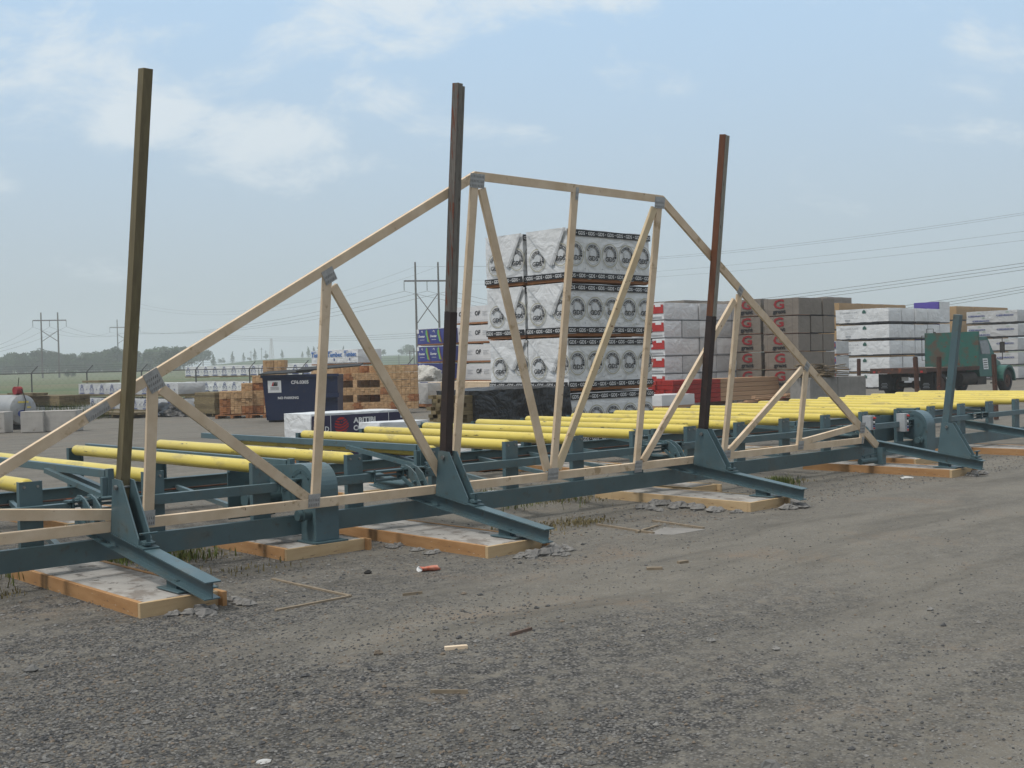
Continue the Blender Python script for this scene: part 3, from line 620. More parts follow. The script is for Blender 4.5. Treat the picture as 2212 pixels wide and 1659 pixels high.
def plate(x, u, w, h, rot=0.0):
    w *= .86; h *= .88
    c, s_ = math.cos(rot), math.sin(rot); P_ = [(-w / 2, -h / 2), (w / 2, -h / 2), (w / 2, h / 2), (-w / 2, h / 2)]
    pts = [(x + px * c - py * s_, u + px * s_ + py * c) for px, py in P_]
    m = MB(); m.hexa([TF(a_, -.0045, b_) for a_, b_ in pts] + [TF(a_, -.0005, b_) for a_, b_ in pts])
    for i in range(int(w / .02)):       # rows of punched teeth
        for j in range(int(h / .045)):
            lx = -w / 2 + .012 + i * .02; ly = -h / 2 + .022 + j * .045
            q = (x + lx * c - ly * s_, u + lx * s_ + ly * c)
            m.hexa([TF(q[0] + dx, -.007, q[1] + dy) for dx, dy in ((-.003, -.012), (.003, -.012), (.003, .012), (-.003, .012))] + [TF(q[0] + dx, -.0045, q[1] + dy) for dx, dy in ((-.003, -.012), (.003, -.012), (.003, .012), (-.003, .012))], 1)
    m.build('connector_plate', [GALV, STEEL], tr)
al = math.atan(sl); ar = -math.atan(slr)
plate(4.455, 1.245, .16, .20, al); plate(3.985, tl(3.985) - .055, .24, .088, al); plate(6.12, 2.165, .15, .15, al); plate(7.82, 3.17, .22, .16); plate(9.255, 3.16, .05, .15)
plate(10.635, 3.165, .20, .15); plate(12.345, 2.185, .12, .13, ar); plate(14.03, 1.185, .13, .13, ar); plate(15.66, .24, .16, .18); plate(15.70, .05, .05, .12)
plate(4.455, .085, .12, .15); plate(6.085, .075, .15, .14); plate(9.22, .07, .19, .15); plate(10.66, .045, .15, .16); plate(14.08, .08, .15, .14); plate(12.40, .07, .15, .12)

# ================================================================== UPRIGHT POSTS in the brackets
def post(aa, top, da, label, parts, sh=0.0):
    r = root('upright_post', aa, 9.3, .45, label, 'post', 'upright posts the truss leans on')
    for (nm, w0, w1, n0, n1, u0, u1, mt) in parts:
        m = MB(); k0 = da * (u0 / top); k1 = da * (u1 / top); N = 12; vs = []
        for i in range(N + 1):
            t = i / N; u_ = u0 + (u1 - u0) * t; k_ = k0 + (k1 - k0) * t; wob = .002 * math.sin(7 * t + aa)
            vs += [TF(aa + x_ + k_ + wob, n_ + sh, u_) for x_, n_ in ((w0, n0), (w1, n0), (w1, n1), (w0, n1))]
        fs = [(4 * i + j, 4 * i + (j + 1) % 4, 4 * i + 4 + (j + 1) % 4, 4 * i + 4 + j) for i in range(N) for j in range(4)] + [(0, 1, 2, 3), (4 * N, 4 * N + 1, 4 * N + 2, 4 * N + 3)]
        m.add(vs, fs); m.build(nm, mt, r, bevel=.004)
post(4.18, 3.73, .085, 'olive green treated wooden post, leftmost and tallest looking of the uprights', [('timber', -.040, .040, -.105, -.005, .01, 3.73, OLV)])
post(7.62, 4.07, -.165, 'weathered grey and red post with dark brown lower sleeve, in the second bracket', [('sleeve', -.046, .044, -.102, -.004, .01, 1.86, SLV), ('timber', -.045, -.036, -.100, -.006, 1.861, 4.07, WEA), ('timber', -.0355, .014, -.0995, -.0065, 1.861, 4.068, WEA2), ('timber', .0165, .043, -.098, -.008, 1.861, 4.045, WEA2)])
post(11.79, 4.05, -.125, 'reddish brown and grey post with dark sleeve, in the third bracket', [('sleeve', -.044, .044, -.102, -.004, .01, 1.86, SLV), ('timber', -.043, -.036, -.100, -.006, 1.861, 4.06, RBR), ('timber', -.0355, -.002, -.0995, -.0065, 1.861, 4.055, WEA3), ('timber', .0005, .043, -.099, -.007, 1.861, 4.05, WEA3)])
# red side of the third post faces the camera's left
post(16.27, 2.02, -.04, 'short blue-green square steel post in the fourth bracket', [('tube', -.045, .045, -.105, -.005, .01, 2.02, TEAL)], sh=-.93)

# ================================================================== WRAPPED LUMBER PACKAGES
XA, YB, ZU = Vector((1, 0, 0)), Vector((0, 1, 0)), Vector((0, 0, 1))
LA = (Vector((0, -1, 0)), ZU)      # face looking -a: reads along -b
LB = (XA, ZU)                      # face looking -b: reads along +a
ORD = ['bottom', 'second', 'third', 'fourth', 'fifth', 'sixth']
def wrapped_box(mb, w, l, z0, z1, amp=.008, seg=.16, mi=0, crown=.01, seed=0):
    """soft box a:0..w b:0..l with slightly bulging, uneven faces and rounded edges"""
    h = z1 - z0; na, nbb, nz = max(3, int(w / seg)), max(3, int(l / seg)), max(3, int(h / seg))
    idx = {}; fid = [0]
    def P(x, y, z):
        k = (round(x, 4), round(y, 4), round(z, 4), fid[0])
        if k in idx: return idx[k]
        v = Vector((x, y, z)); c = Vector((w / 2, l / 2, (z0 + z1) / 2))
        ex = min(x, w - x); ey = min(y, l - y); ez = min(z - z0, z1 - z)
        n_ = sorted([ex, ey, ez])
        if n_[1] < .012: v = c + (v - c) * (1 - .012)
        d = mnoise.noise(Vector((x * 2.3 + seed * 7.1, y * 2.3, z * 3.1))) * amp + mnoise.noise(Vector((x * 6 + seed, y * 6, z * 6))) * amp * .4
        dirn = Vector((0 if 0 < x < w else (1 if x >= w else -1), 0 if 0 < y < l else (1 if y >= l else -1), 0 if z0 < z < z1 else (1 if z >= z1 else -1)))
        v = v + dirn * (d - amp)
        if z >= z1: v.z += crown * math.sin(math.pi * x / w) * math.sin(math.pi * y / l) - .006
        mb.v.append(tuple(v)); idx[k] = len(mb.v) - 1; return idx[k]
    def face(fn, n1, n2):
        fid[0] += 1
        for i in range(n1):
            for j in range(n2):
                mb.f.append((fn(i, j), fn(i + 1, j), fn(i + 1, j + 1), fn(i, j + 1))); mb.m.append(mi); mb.smooth.append(True)
    X = lambda i: w * i / na; Y = lambda j: l * j / nbb; Z_ = lambda k: z0 + h * k / nz
    face(lambda i, j: P(X(i), Y(j), z1), na, nbb); face(lambda i, j: P(X(i), Y(j), z0), na, nbb)
    face(lambda i, j: P(X(i), 0, Z_(j)), na, nz); face(lambda i, j: P(X(i), l, Z_(j)), na, nz)
    face(lambda i, j: P(0, Y(i), Z_(j)), nbb, nz); face(lambda i, j: P(w, Y(i), Z_(j)), nbb, nz)

def make_package(w, l, h, mats_wrap, printer=None, pmats=(), base=.05, basemat=None, name='lumber_package', seed=0, amp=.008):
    """prototype at the origin: a 0..w, b 0..l, z 0..h"""
    r = bpy.data.objects.new(name, None); COL.objects.link(r); r['ab'] = (0, 0, 0)
    m = MB(); wrapped_box(m, w, l, base, h, amp=amp, seed=seed); m.build('wrap', mats_wrap, r)
    m = MB()
    m.box(.02, w - .02, .02, l - .02, base * .35, base + .03); m.build('lumber', basemat or BUNDO, r)
    for y in (.12 * l, .5 * l, .88 * l):
        m = MB(); m.box(.03, w - .03, y - .04, y + .04, 0, base * .36); m.build('bearer', basemat or BUNDO, r)
    if printer:
        m = MB(); printer(m, w, l, base, h)
        if m.v: m.build('printing', list(pmats), r)
    return r
def put(proto, a, b, z, label, cat='lumber package', group=None, yaw=0.0, used=[]):
    if proto.name in used: o = copy_tree(proto)
    else: o = proto; used.append(proto.name)
    o.location = W(a, b, z); o.rotation_euler = (0, 0, TH + yaw); tag(o, label, cat, group); return o
def stack(protos, corner, na_, nb__, rows, w, l, h, lab, group, z0=.0, gapa=.03, gapb=.04, jit=.03, skip=None, rot=0.0, only=None):
    ca, cb_ = corner; cr_, sr_ = math.cos(rot), math.sin(rot)
    for k in range(rows):
        for i in range(na_):
            for j in range(nb__):
                if skip and skip(i, j, k): continue
                p = protos(i, j, k) if callable(protos) else protos
                da = i * (w + gapa) + random.uniform(-jit, jit); db = j * (l + gapb) + random.uniform(-jit, jit)
                put(p, ca + da * cr_ - db * sr_, cb_ + da * sr_ + db * cr_, z0 + k * h, lab(i, j, k), group=group, yaw=rot + random.uniform(-.006, .006))

# ---- black ring emblems on white: the tall stack behind the truss
def pr_gds_emb(m, r, u, org, cx, cy, rad, lift=.012):
    ring(m, org, r, u, cx, cy, rad * .92, rad, 0, 360, 1, lift, 32)
    ring(m, org, r, u, cx, cy, rad * .80, rad * .84, 200, 330, 2, lift, 16)
    ring(m, org, r, u, cx, cy, rad * .60, rad * .80, -20, 155, 0, lift, 24)
    disc(m, org, r, u, cx, cy + rad * .10, rad * .38, 3, lift * .9)
    text(m, 'GDS', Vector(org) + r * (cx - rad * .60) + u * (cy - rad * .50), r, u, rad * .40, 0, width=rad * 1.18, bold=.025, lift=lift + .002)
    s_ = 'QUALITE-QUALITY'
    for i, ch in enumerate(s_):
        t = R(146 - i * 10.6); rd = rad * .65
        rr = (r * math.sin(t) - u * math.cos(t)); uu = (r * math.cos(t) + u * math.sin(t))
        text(m, ch, Vector(org) + r * cx + u * cy + uu * rd - rr * rad * .05, rr, uu, rad * .11, 4, bold=.03, lift=lift + .002)
def pr_band(m, r, u, org, W_, y0, y1, s_='GDS', lift=.011, x0=0.0, pitch=None):
    rect(m, org, r, u, x0, W_, y0, y1, 0, lift)
    hh = (y1 - y0) * .56; pitch = pitch or hh * 4.1; x = x0 + .02
    while x + pitch * .7 < W_:
        text(m, s_, Vector(org) + r * x + u * (y0 + (y1 - y0) * .22), r, u, hh, 4, width=pitch * .68, bold=.015, lift=lift + .002)
        disc(m, org, r, u, x + pitch * .84, (y0 + y1) / 2, hh * .16, 4, lift + .002, 8); x += pitch
def pr_gds(i_, flap_mirror=False):
    def f(m, w, l, b0, h):
        H = h - b0; rB, uB = LB; o = (0, -.0, b0)
        o = Vector((0, 0, b0))
        pr_band(m, rB, uB, o, w - .02, H * .845, H * .965, x0=.02)
        pr_band(m, rB, uB, o, w - .01, H * .025, H * .145, x0=.01)
        nE = 5; sp_ = w / nE
        for k in range(nE): pr_gds_emb(m, rB, uB, o, sp_ * (k + .5) - .02 + .03 * i_, H * .50, H * .235)
        rA, uA = LA; oA = Vector((0, l, b0))
        pr_band(m, rA, uA, oA, l - .01, H * .025, H * .14, x0=.01)
        pr_gds_emb(m, rA, uA, oA, l * .30, H * .42, H * .225); pr_gds_emb(m, rA, uA, oA, l * .86, H * .48, H * .22)
        # folded end flaps of plain wrap hanging from the top edge
        apex = H * (.30 + .05 * i_)
        P_ = [(l * .04, H - .01), (l * .60, apex), (l * .70, apex), (l * .99, H - .01)]
        m.prism([oA + rA * x_ + uA * y_ + Vector((-.012, 0, 0)) for x_, y_ in P_], (-.012, 0, 0), 5)
        m.prism([oA + rA * x_ + uA * y_ + Vector((-.026, 0, 0)) for x_, y_ in ((l * .62, apex + .01), (l * .66, apex - .03), (l * .995, H - .02), (l * .95, H - .01))], (-.006, 0, 0), 6)
        for k in range(4):
            x_ = w * (.2 + .2 * k); ring(m, o, rB, uB, x_, H * .22, .006, .018, 0, 360, 2, .011, 8)
    return f
GM = [INK, INKG, GREYI, mat('pale_grey_ink', (.50, .53, .55), (.56, .58, .6), rough=.5), INKW, WRAP, WRAPG]
rotG = 0.0
ca, cb0 = col(1229, 24.6)
lB = hit(1054, (ca, cb0), (0, 1)); lA = hit(1411, (ca, cb0), (1, 0))
zt = zat(1229, 487, 24.6); hG = (zt - .02) / 4
gp = [make_package(lA, lB / 2 - .02, hG - .01, WRAP, pr_gds(i), GM, base=.045, seed=i + 1, amp=.014) for i in range(3)]
stack(lambda i, j, k: gp[(k + j) % 3], (ca, cb0), 1, 2, 4, lA, lB / 2 - .02, hG, lambda i, j, k: 'white package with black ring emblems, %s row, %s column of the tallest stack' % (ORD[k] if k < 3 else 'top', 'near' if j == 0 else 'far'), 'ring-emblem packages in the tallest stack', gapb=.03)

# ---- white packages with slanted OF lettering, left of the tallest stack
def pr_of(m, w, l, b0, h):
    H = h - b0; r, u = LA; o = Vector((0, l, b0)); x = .28
    while x < l - .7:
        text(m, 'OF', o + r * x + u * H * .42, r, u, H * .27, 0, bold=.03, shear=.15, lift=.012)
        for q in range(3): rect(m, o, r, u, x + .50, x + .86 - .08 * (q == 1), H * (.60 - q * .10), H * (.60 - q * .10) + .02, 1, .012)
        x += 1.08
    rect(m, o, r, u, .02, l - .02, H * .10, H * .115, 1, .012)
d = 50; ca, cb0 = col(1100, d); lB = hit(984, (ca, cb0), (0, 1)); zt = zat(1100, 651, d); hO = (zt - .2) / 5
op = make_package(1.3, lB, hO - .02, WRAPS, pr_of, [INK, GREYI], base=.09, basemat=BUNDO, seed=4)
stack(op, (ca, cb0), 1, 1, 5, 1.3, lB, hO, lambda i, j, k: 'white package with slanted black O F letters, %s row behind the second post' % (ORD[k] if k < 4 else 'top'), 'white packages with slanted letters', z0=.15)
# ---- blue packages
def pr_dom(m, w, l, b0, h):
    H = h - b0; r, u = LA; o = Vector((0, l, b0)); x = .14
    rect(m, o, r, u, 0.02, l - .02, H * .955, H * .99, 1, .012); rect(m, o, r, u, .01, .16, H * .70, H * .94, 1, .014)
    while x < l - .35:
        text(m, 'Domtar', o + r * x + u * H * .44, r, u, H * .15, 1, width=.44, bold=.04, lift=.012)
        ring(m, o, r, u, x + .24, H * .78, .035, .06, -60, 200, 1, .012, 10)
        rect(m, o, r, u, x + .08, x + .40, H * .27, H * .29, 1, .012)
        cx = x + .60
        for (mi_, P_) in ((2, [(-.09, .85), (-.01, .93), (.03, .70), (.06, .45), (.14, .12), (.02, .16), (-.04, .45), (-.10, .62)]), (3, [(.0, .92), (.08, .80), (.09, .55), (.19, .2), (.22, .08), (.13, .10), (.05, .45), (.01, .7)])):
            m.add([o + r * (cx + px) + u * (H * py) + r.cross(u) * (.012 + .002 * mi_) for px, py in P_], [tuple(range(len(P_)))], mi_)
        x += .83
d = 52; ca, cb0 = col(967, d); lB = hit(902, (ca, cb0), (0, 1)); zt = zat(967, 706, d); hD = (zt - .1) / 4.25
dp = make_package(1.25, lB, hD - .02, WRAPB, pr_dom, [INK, INKW, GRNL, BRNI], base=.06, seed=5)
stack(dp, (ca, cb0), 1, 1, 4, 1.25, lB, hD, lambda i, j, k: 'blue package with white lettering and green map blot, %s row left of the second post' % (ORD[k] if k < 3 else 'top'), 'blue lettered packages', z0=zt - 4 * hD)
def pr_blue2(m, w, l, b0, h):
    H = h - b0; r, u = LA; o = Vector((0, l, b0))
    rect(m, o, r, u, .02, .35, H * .5, H * .95, 2, .012); rect(m, o, r, u, .02, .25, H * .05, H * .45, 4, .012)
    m.add([o + r * px + u * H * py + r.cross(u) * .016 for px, py in ((.15, .9), (.45, .6), (.5, .1), (.3, .15))], [(0, 1, 2, 3)], 3)
    text(m, 'L', o + r * .9 + u * H * .35, r, u, H * .25, 1, lift=.012)
d = 50; ca, cb0 = col(920, d); lB = hit(864, (ca, cb0), (0, 1))
b2 = make_package(1.2, lB, zat(920, 785, d) - zat(920, 823, d), WRAPB, pr_blue2, [INK, INKW, GRNL, BRNI, TEMB], base=.06, seed=6)
put(b2, ca, cb0, zat(920, 823, d), 'bright blue package with green and brown end patches beside the crumpled sheet')

# ---- light lumber pile in front of them with a crumpled sheet on top
d = 47; ca, cb0 = col(1068, d); lB = hit(923, (ca, cb0), (0, 1)); z0, z1 = zat(1068, 850, d), zat(1068, 824, d)
def board_stack(name, a, b, z0, w, l, h, ma, label, along='b', th=.04, bw=.14, group=None, jit=.015, bearers=True, matb=None, cat='lumber stack', yaw=0.0):
    r = root(name, a, b, 0, label, cat, group, yaw)
    m = MB(); z = z0; rnd = random.Random(int(a * 100 + b * 10))
    while z + th <= z0 + h + .001:
        t = 0.0; span = w if along == 'b' else l
        while t + bw <= span + .01:
            e0, e1 = rnd.uniform(-jit, jit) * 3, rnd.uniform(-jit, jit) * 3; g_ = rnd.uniform(.002, .006)
            if along == 'b': m.box(a + t + g_, a + t + bw - g_, b + e0, b + l + e1, z + .002, z + th - .002)
            else: m.box(a + e0, a + w + e1, b + t + g_, b + t + bw - g_, z + .002, z + th - .002)
            t += bw
        z += th
    m.build('boards', ma, r)
    if bearers:
        for q in (.15, .5, .85):
            mm = MB()
            if along == 'b': mm.box(a + .03, a + w - .03, b + l * q - .05, b + l * q + .05, max(0, z0 - .1), z0)
            else: mm.box(a + w * q - .05, a + w * q + .05, b + .03, b + l - .03, max(0, z0 - .1), z0)
            mm.build('bearer', matb or ma, r)
    return r
board_stack('lumber_stack', ca, cb0, .0 + .12, 1.2, lB, z1 - .12, SPF, 'pale stacked boards in a long low pile behind the dark tarp', bw=.2, th=.05, cat='lumber stack')
def pr_few(m, w, l, b0, h):
    H = h - b0; r, u = LA; o = Vector((0, l, b0))
    text(m, 'R', o + r * .05 + u * H * .5, r, u, H * .2, 0, lift=.012); text(m, 'D', o + r * .5 + u * H * .35, r, u, H * .22, 0, lift=.012); text(m, 'C', o + r * .5 + u * H * .65, r, u, H * .18, 0, lift=.012)
d2 = 49; ca2, cb2 = col(923, d2); l2 = hit(868, (ca2, cb2), (0, 1))
p_ = make_package(1.2, l2, zat(923, 826, d2) - .02, WRAPG, pr_few, [INK], base=.16, seed=8)
put(p_, ca2, cb2, 0, 'grey and white wrapped package left of the pale board pile')
def blob(name, mt, at, ra, rb, rz, label, cat, seed=1, n=26, amp=.3, sharp=1.0, group=None, kind=None):
    m = MB(); vs = []; nl = n // 2
    for j in range(nl + 1):
        ph = math.pi / 2 * j / nl
        for i in range(n):
            t = 2 * math.pi * i / n; dv = Vector((math.cos(t) * math.cos(ph), math.sin(t) * math.cos(ph), math.sin(ph)))
            q = 1 + amp * mnoise.noise(dv * 1.7 + Vector((seed, seed, 0))) + amp * .5 * abs(mnoise.noise(dv * 5 + Vector((seed * 2, 0, seed)))) * sharp
            vs.append((at[0] + dv.x * ra * q, at[1] + dv.y * rb * q, at[2] + dv.z * rz * q))
    m.add(vs, [(j * n + i, j * n + (i + 1) % n, (j + 1) * n + (i + 1) % n, (j + 1) * n + i) for j in range(nl) for i in range(n)], 0, True)
    return solo(m, name, mt, at, label, cat, group, kind)
ab = col(925, 47.5)
blob('crumpled_sheet', SHEET, (ab[0], ab[1] + .4, zat(925, 824, 47)), .55, .95, .62, 'crumpled off-white sheet heaped on the pale board pile', 'plastic sheet', 3, 34, .5)

# ---- black tarp stack in front of the tallest stack
d = 22.6; ca, cb0 = col(1001, d); lB = hit(922, (ca, cb0), (0, 1)); lA = hit(1222, (ca, cb0), (1, 0)); zt = zat(1001, 849, d)
board_stack('treated_lumber_stack', ca, cb0 + .02, .12, lA - .1, lB - .04, zt - .16, OLVB, 'olive treated boards under the black tarp with their ends showing', along='a', th=.075, bw=.15, jit=.03)
m = MB(); wrapped_box(m, lA - .08, lB + .12, .22, zt + .07, amp=.022, seg=.13, crown=.05, seed=9)
ob = tag(m.build('black_tarp', TARP, origin=(0, 0, 0)), 'black plastic tarp draped over the treated board stack before the tallest stack', 'tarp'); ob.location = W(ca + .20, cb0 - .07, 0)

# ---- navy printed package and its white neighbour close behind the rollers
def globe(m, o, r, u, cx, cy, rad, mi_, lift):
    disc(m, o, r, u, cx, cy, rad, mi_, lift, 28)
    for q in (-.75, -.38, -.02, .34, .66):
        ring(m, o, r, u, cx - rad * .25, cy + rad * (q + 1.5), rad * 1.5, rad * 1.62, 232, 318, 0, lift + .003, 14)
    ring(m, o, r, u, cx + .0, cy + rad * .42, rad * .12, rad * .3, 0, 360, 0, lift + .003, 14)
def pr_abi(m, w, l, b0, h):
    H = h - b0; r, u = LB; o = Vector((0, 0, b0))
    rect(m, o, r, u, .03, w - .03, H * .05, H * .93, 0, .012)
    for x in (.42, .42 + 1.30): rect(m, o, r, u, x, x + .012, H * .05, H * .93, 2, .015)
    disc(m, o, r, u, .10, H * .85, .035, 2, .016, 4); rect(m, o, r, u, w - .13, w - .05, H * .80, H * .88, 2, .016)
    text(m, 'D', o + r * .06 + u * H * .60, r, u, H * .11, 2, lift=.016); text(m, 'D', o + r * .30 + u * H * .60, r, u, H * .11, 2, lift=.016)
    for x in (.46, 1.76):
        if x + .4 < w: globe(m, o, r, u, x + .20, H * .71, H * .175, 1, .015)
        wd = min(.58, w - .08 - x - .48)
        if wd > .2:
            text(m, 'ABITIBI', o + r * (x + .46) + u * H * .75, r, u, H * .115, 2, width=min(.50, wd), bold=.04, lift=.016)
            text(m, 'CONSOL.', o + r * (x + .46) + u * H * .59, r, u, H * .115, 2, width=min(.62, wd), bold=.04, lift=.016)
d = 21; ca, cb0 = col(667, d); lB = hit(607, (ca, cb0), (0, 1)); lA = hit(873, (ca, cb0), (1, 0)); zt = zat(667, 892.5, d)
ap = make_package(lA, lB, zt, WRAP, pr_abi, [INKN, INKR, INKW], base=.09, seed=11, amp=.012)
put(ap, ca, cb0, 0, 'white package with navy printed side, red globe and white letters behind the rollers')
d = 18.6; ca, cb0 = col(816, d); lB = hit(769, (ca, cb0), (0, 1)); lA = hit(924, (ca, cb0), (1, 0)); zt = zat(816, 911, d)
def pr_small(m, w, l, b0, h):
    H = h - b0; r, u = LB; o = Vector((0, 0, b0))
    rect(m, o, r, u, .1, w - .05, H * .25, H * .62, 0, .012); text(m, 'ABITIBI', o + r * .3 + u * H * .38, r, u, H * .14, 1, lift=.015)
pk2 = make_package(lA, lB, zt, WRAP, pr_small, [INKN, INKW], base=.09, seed=12, amp=.012)
put(pk2, ca, cb0, 0, 'plain white-topped package overlapping the navy printed one, close behind the rollers')
for (uu, dd, nmx) in ((1040, 19.2, 'left'), (1096, 19.2, 'right')):
    ca, cb0 = col(uu, dd); lA = hit(uu + 50, (ca, cb0), (1, 0)); zt = zat(uu, 962, dd)
    q_ = make_package(lA, 1.0, zt, WRAP, (lambda m, w, l, b0, h: (rect(m, Vector((0, 0, b0)), LB[0], LB[1], .04, w * .8, (h - b0) * .62, (h - b0) * .80, 0, .012), rect(m, Vector((0, 0, b0)), LB[0], LB[1], .1, w * .6, (h - b0) * .69, (h - b0) * .73, 1, .015)) and None), [INKB, INKW], base=.05, seed=13)
    put(q_, ca, cb0, 0, 'low white package with small blue label seen under the rollers, %s of two' % nmx)

# ---- blue dumpster
d = 39.3; ca, cb0 = col(567, d); yawD = -TH + .03
rD = root('dumpster', ca, cb0, 0, 'dark blue steel dumpster with black lid and NO PARKING lettering', 'dumpster', yaw=yawD)
px = d / FPX; wD = (727 - 565) * px; hD_ = 1.60
def lb(name, mb, mt, **k):      # build geometry given in the dumpster's own axes
    o = Vector(rD['ab']); mb.v = [(v[0] + o.x, v[1] + o.y, v[2]) for v in mb.v]; return mb.build(name, mt, rD, **k)
m = MB(); wl = .10
m.hexa([(wl, .0, .06), (wD - .04, .0, .06), (wD - .04, 1.5, .06), (wl, 1.5, .06), (0, -.12, hD_ - .06), (wD, -.12, hD_ - .06), (wD, 1.6, hD_ - .06), (0, 1.6, hD_ - .06)])
body = lb('body', m, NAVYS)
m = MB(); m.box(-.05, wD + .04, -.16, -.09, hD_ - .12, hD_ - .03); lb('rim', m, NAVYS)
m = MB(); m.hexa([(-.10, -.22, hD_ - .028), (wD * .62, -.22, hD_ + .02), (wD * .62, 1.6, hD_ + .12), (-.10, 1.6, hD_ + .06), (-.10, -.22, hD_ + .01), (wD * .62, -.22, hD_ + .06), (wD * .62, 1.6, hD_ + .16), (-.10, 1.6, hD_ + .10)]); lb('lid', m, BLACK)
m = MB(); m.hexa([(wD * .45, -.16, hD_ + .062), (wD + .72, .1, hD_ + .19), (wD + .72, 1.4, hD_ + .28), (wD * .45, 1.5, hD_ + .17), (wD * .45, -.16, hD_ + .10), (wD + .72, .1, hD_ + .225), (wD + .72, 1.4, hD_ + .31), (wD * .45, 1.5, hD_ + .21)]); lb('lid', m, BLACK)
m = MB(); m.box(.15, wD - .15, .1, .2, 0, .06); m.box(.15, wD - .15, 1.2, 1.3, 0, .06); lb('skid', m, BLACK)
m = MB(); m.box(wD * .72, wD + .03, -.16, -.03, .78, .92); lb('fork_sleeve', m, NAVYS)
slx = .12 / (hD_ - .12)
def fy(z): return -.0 - (z - .06) * slx - .006
m = MB(); oo = Vector((0, 0, 0)); uD = Vector((0, -slx, 1)).normalized()
z0 = .98; m.quad((.18, fy(z0), z0), (.62, fy(z0), z0), (.62, fy(z0 + .40), z0 + .40), (.18, fy(z0 + .40), z0 + .40), 0)
for k_, hh in enumerate((.06, .06, .06)):
    pass
for k_ in range(4):
    x_ = .30 + k_ * .05; m.add([(x_, fy(1.20) - .004, 1.20), (x_ + .05, fy(1.20) - .004, 1.20), (x_ + .085 - .03 * (k_ > 1), fy(1.33) - .004, 1.33), (x_ + .05 - .03 * (k_ > 1), fy(1.33) - .004, 1.33)], [(0, 1, 2, 3)], 1 if k_ < 1 else 2)
for k_ in range(3): m.quad((.26, fy(1.15 - k_ * .04) - .004, 1.15 - k_ * .04), (.54, fy(1.15 - k_ * .04) - .004, 1.15 - k_ * .04), (.54, fy(1.15 - k_ * .04) - .004, 1.162 - k_ * .04), (.26, fy(1.15 - k_ * .04) - .004, 1.162 - k_ * .04), 2)
lb('sticker', m, [INKW, INKR, INK])
m = MB(); text(m, 'CF6.0305', (.95, fy(1.26) - .004, 1.26), XA, uD, .115, 0, width=.58, bold=.03); text(m, 'NO PARKING', (.50, fy(.76) - .004, .76), XA, uD, .085, 0, width=.68, bold=.03); lb('lettering', m, [INKW])

# ---- short-cut lumber bundles piled on pallets left and right of the dumpster
def bundle_mesh(seed, w, l, h, endface):
    rnd = random.Random(seed); m = MB(); nx = 4 if w > .4 else 3; nz = 4
    for i in range(nx):
        for k in range(nz):
            m.box(w * i / nx + .003, w * (i + 1) / nx - .003, rnd.uniform(-.012, .012), l, h * k / nz + .002, h * (k + 1) / nz - .002)
    return m
bproto = []
for s_ in range(5):
    r = bpy.data.objects.new('lumber_bundle', None); COL.objects.link(r); r['ab'] = (0, 0, 0)
    bundle_mesh(s_, .40, .60, .27, 0).build('blocks', BUND if s_ != 3 else BUNDO, r); bproto.append(r)
used_b = set()
def put_bundle(ab_, z, label, yaw, group):
    s_ = random.randrange(5); p = bproto[s_]
    if s_ in used_b: o = copy_tree(p)
    else: o = p; used_b.add(s_)
    o.location = W(ab_[0], ab_[1], z); o.rotation_euler = (0, 0, yaw); tag(o, label, 'lumber bundle', group)
hts = [3, 3, 4, 5, 6, 6]
for i, hgt in enumerate(hts):
    for k in range(hgt + (1 if i > 3 else 0)):
        for j in range(2):
            uu = 472 + i * 24; dd = 43.3 + j * .75 + (.25 if k > 2 else 0) + (i > 2) * .2
            ab = col(uu, dd); put_bundle(ab, .16 + k * .278, 'short sawn lumber bundle in the stepped pile left of the blue dumpster', random.uniform(-.05, .05) + (.12 if k % 2 else 0), 'lumber bundles in the pile left of the dumpster')
for i in range(9):
    for k in range(6):
        if i in (2,) and k in (1, 3): continue
        uu = 722 + i * 19.5 - (2 if i < 4 else 0); dd = 44.5 + (.5 if (k % 2 and i < 5) else 0)
        ab = col(uu, dd); put_bundle(ab, .16 + k * .278, 'short sawn lumber bundle in the block pile right of the blue dumpster', (.0 if (k % 2 == 0 or i > 4) else .4) + random.uniform(-.03, .03), 'lumber bundles in the pile right of the dumpster')
def pallet(u0, u1, d, label):
    a0 = col(u0, d); r = root('pallet', a0[0], a0[1], 0, label, 'pallet', yaw=-TH)
    w = (u1 - u0) * d / FPX; o = Vector(r['ab'])
    m = MB()
    for k in range(6): m.box(o.x, o.x + w, o.y + k * .24, o.y + k * .24 + .12, .10, .13)
    m.build('deck_boards', BUNDO, r)
    for x_ in (0.0, w / 2 - .05, w - .1): m = MB(); m.box(o.x + x_, o.x + x_ + .1, o.y + .0, o.y + 1.32, .0, .099); m.build('stringer', BUNDO, r)
pallet(462, 534, 43.1, 'worn pallet under the left end of the stepped bundle pile'); pallet(536, 600, 43.1, 'worn pallet under the bundles beside the dumpster')
pallet(725, 795, 44.2, 'worn pallet under the block pile, nearer the dumpster'); pallet(798, 872, 44.2, 'worn pallet under the right end of the block pile')
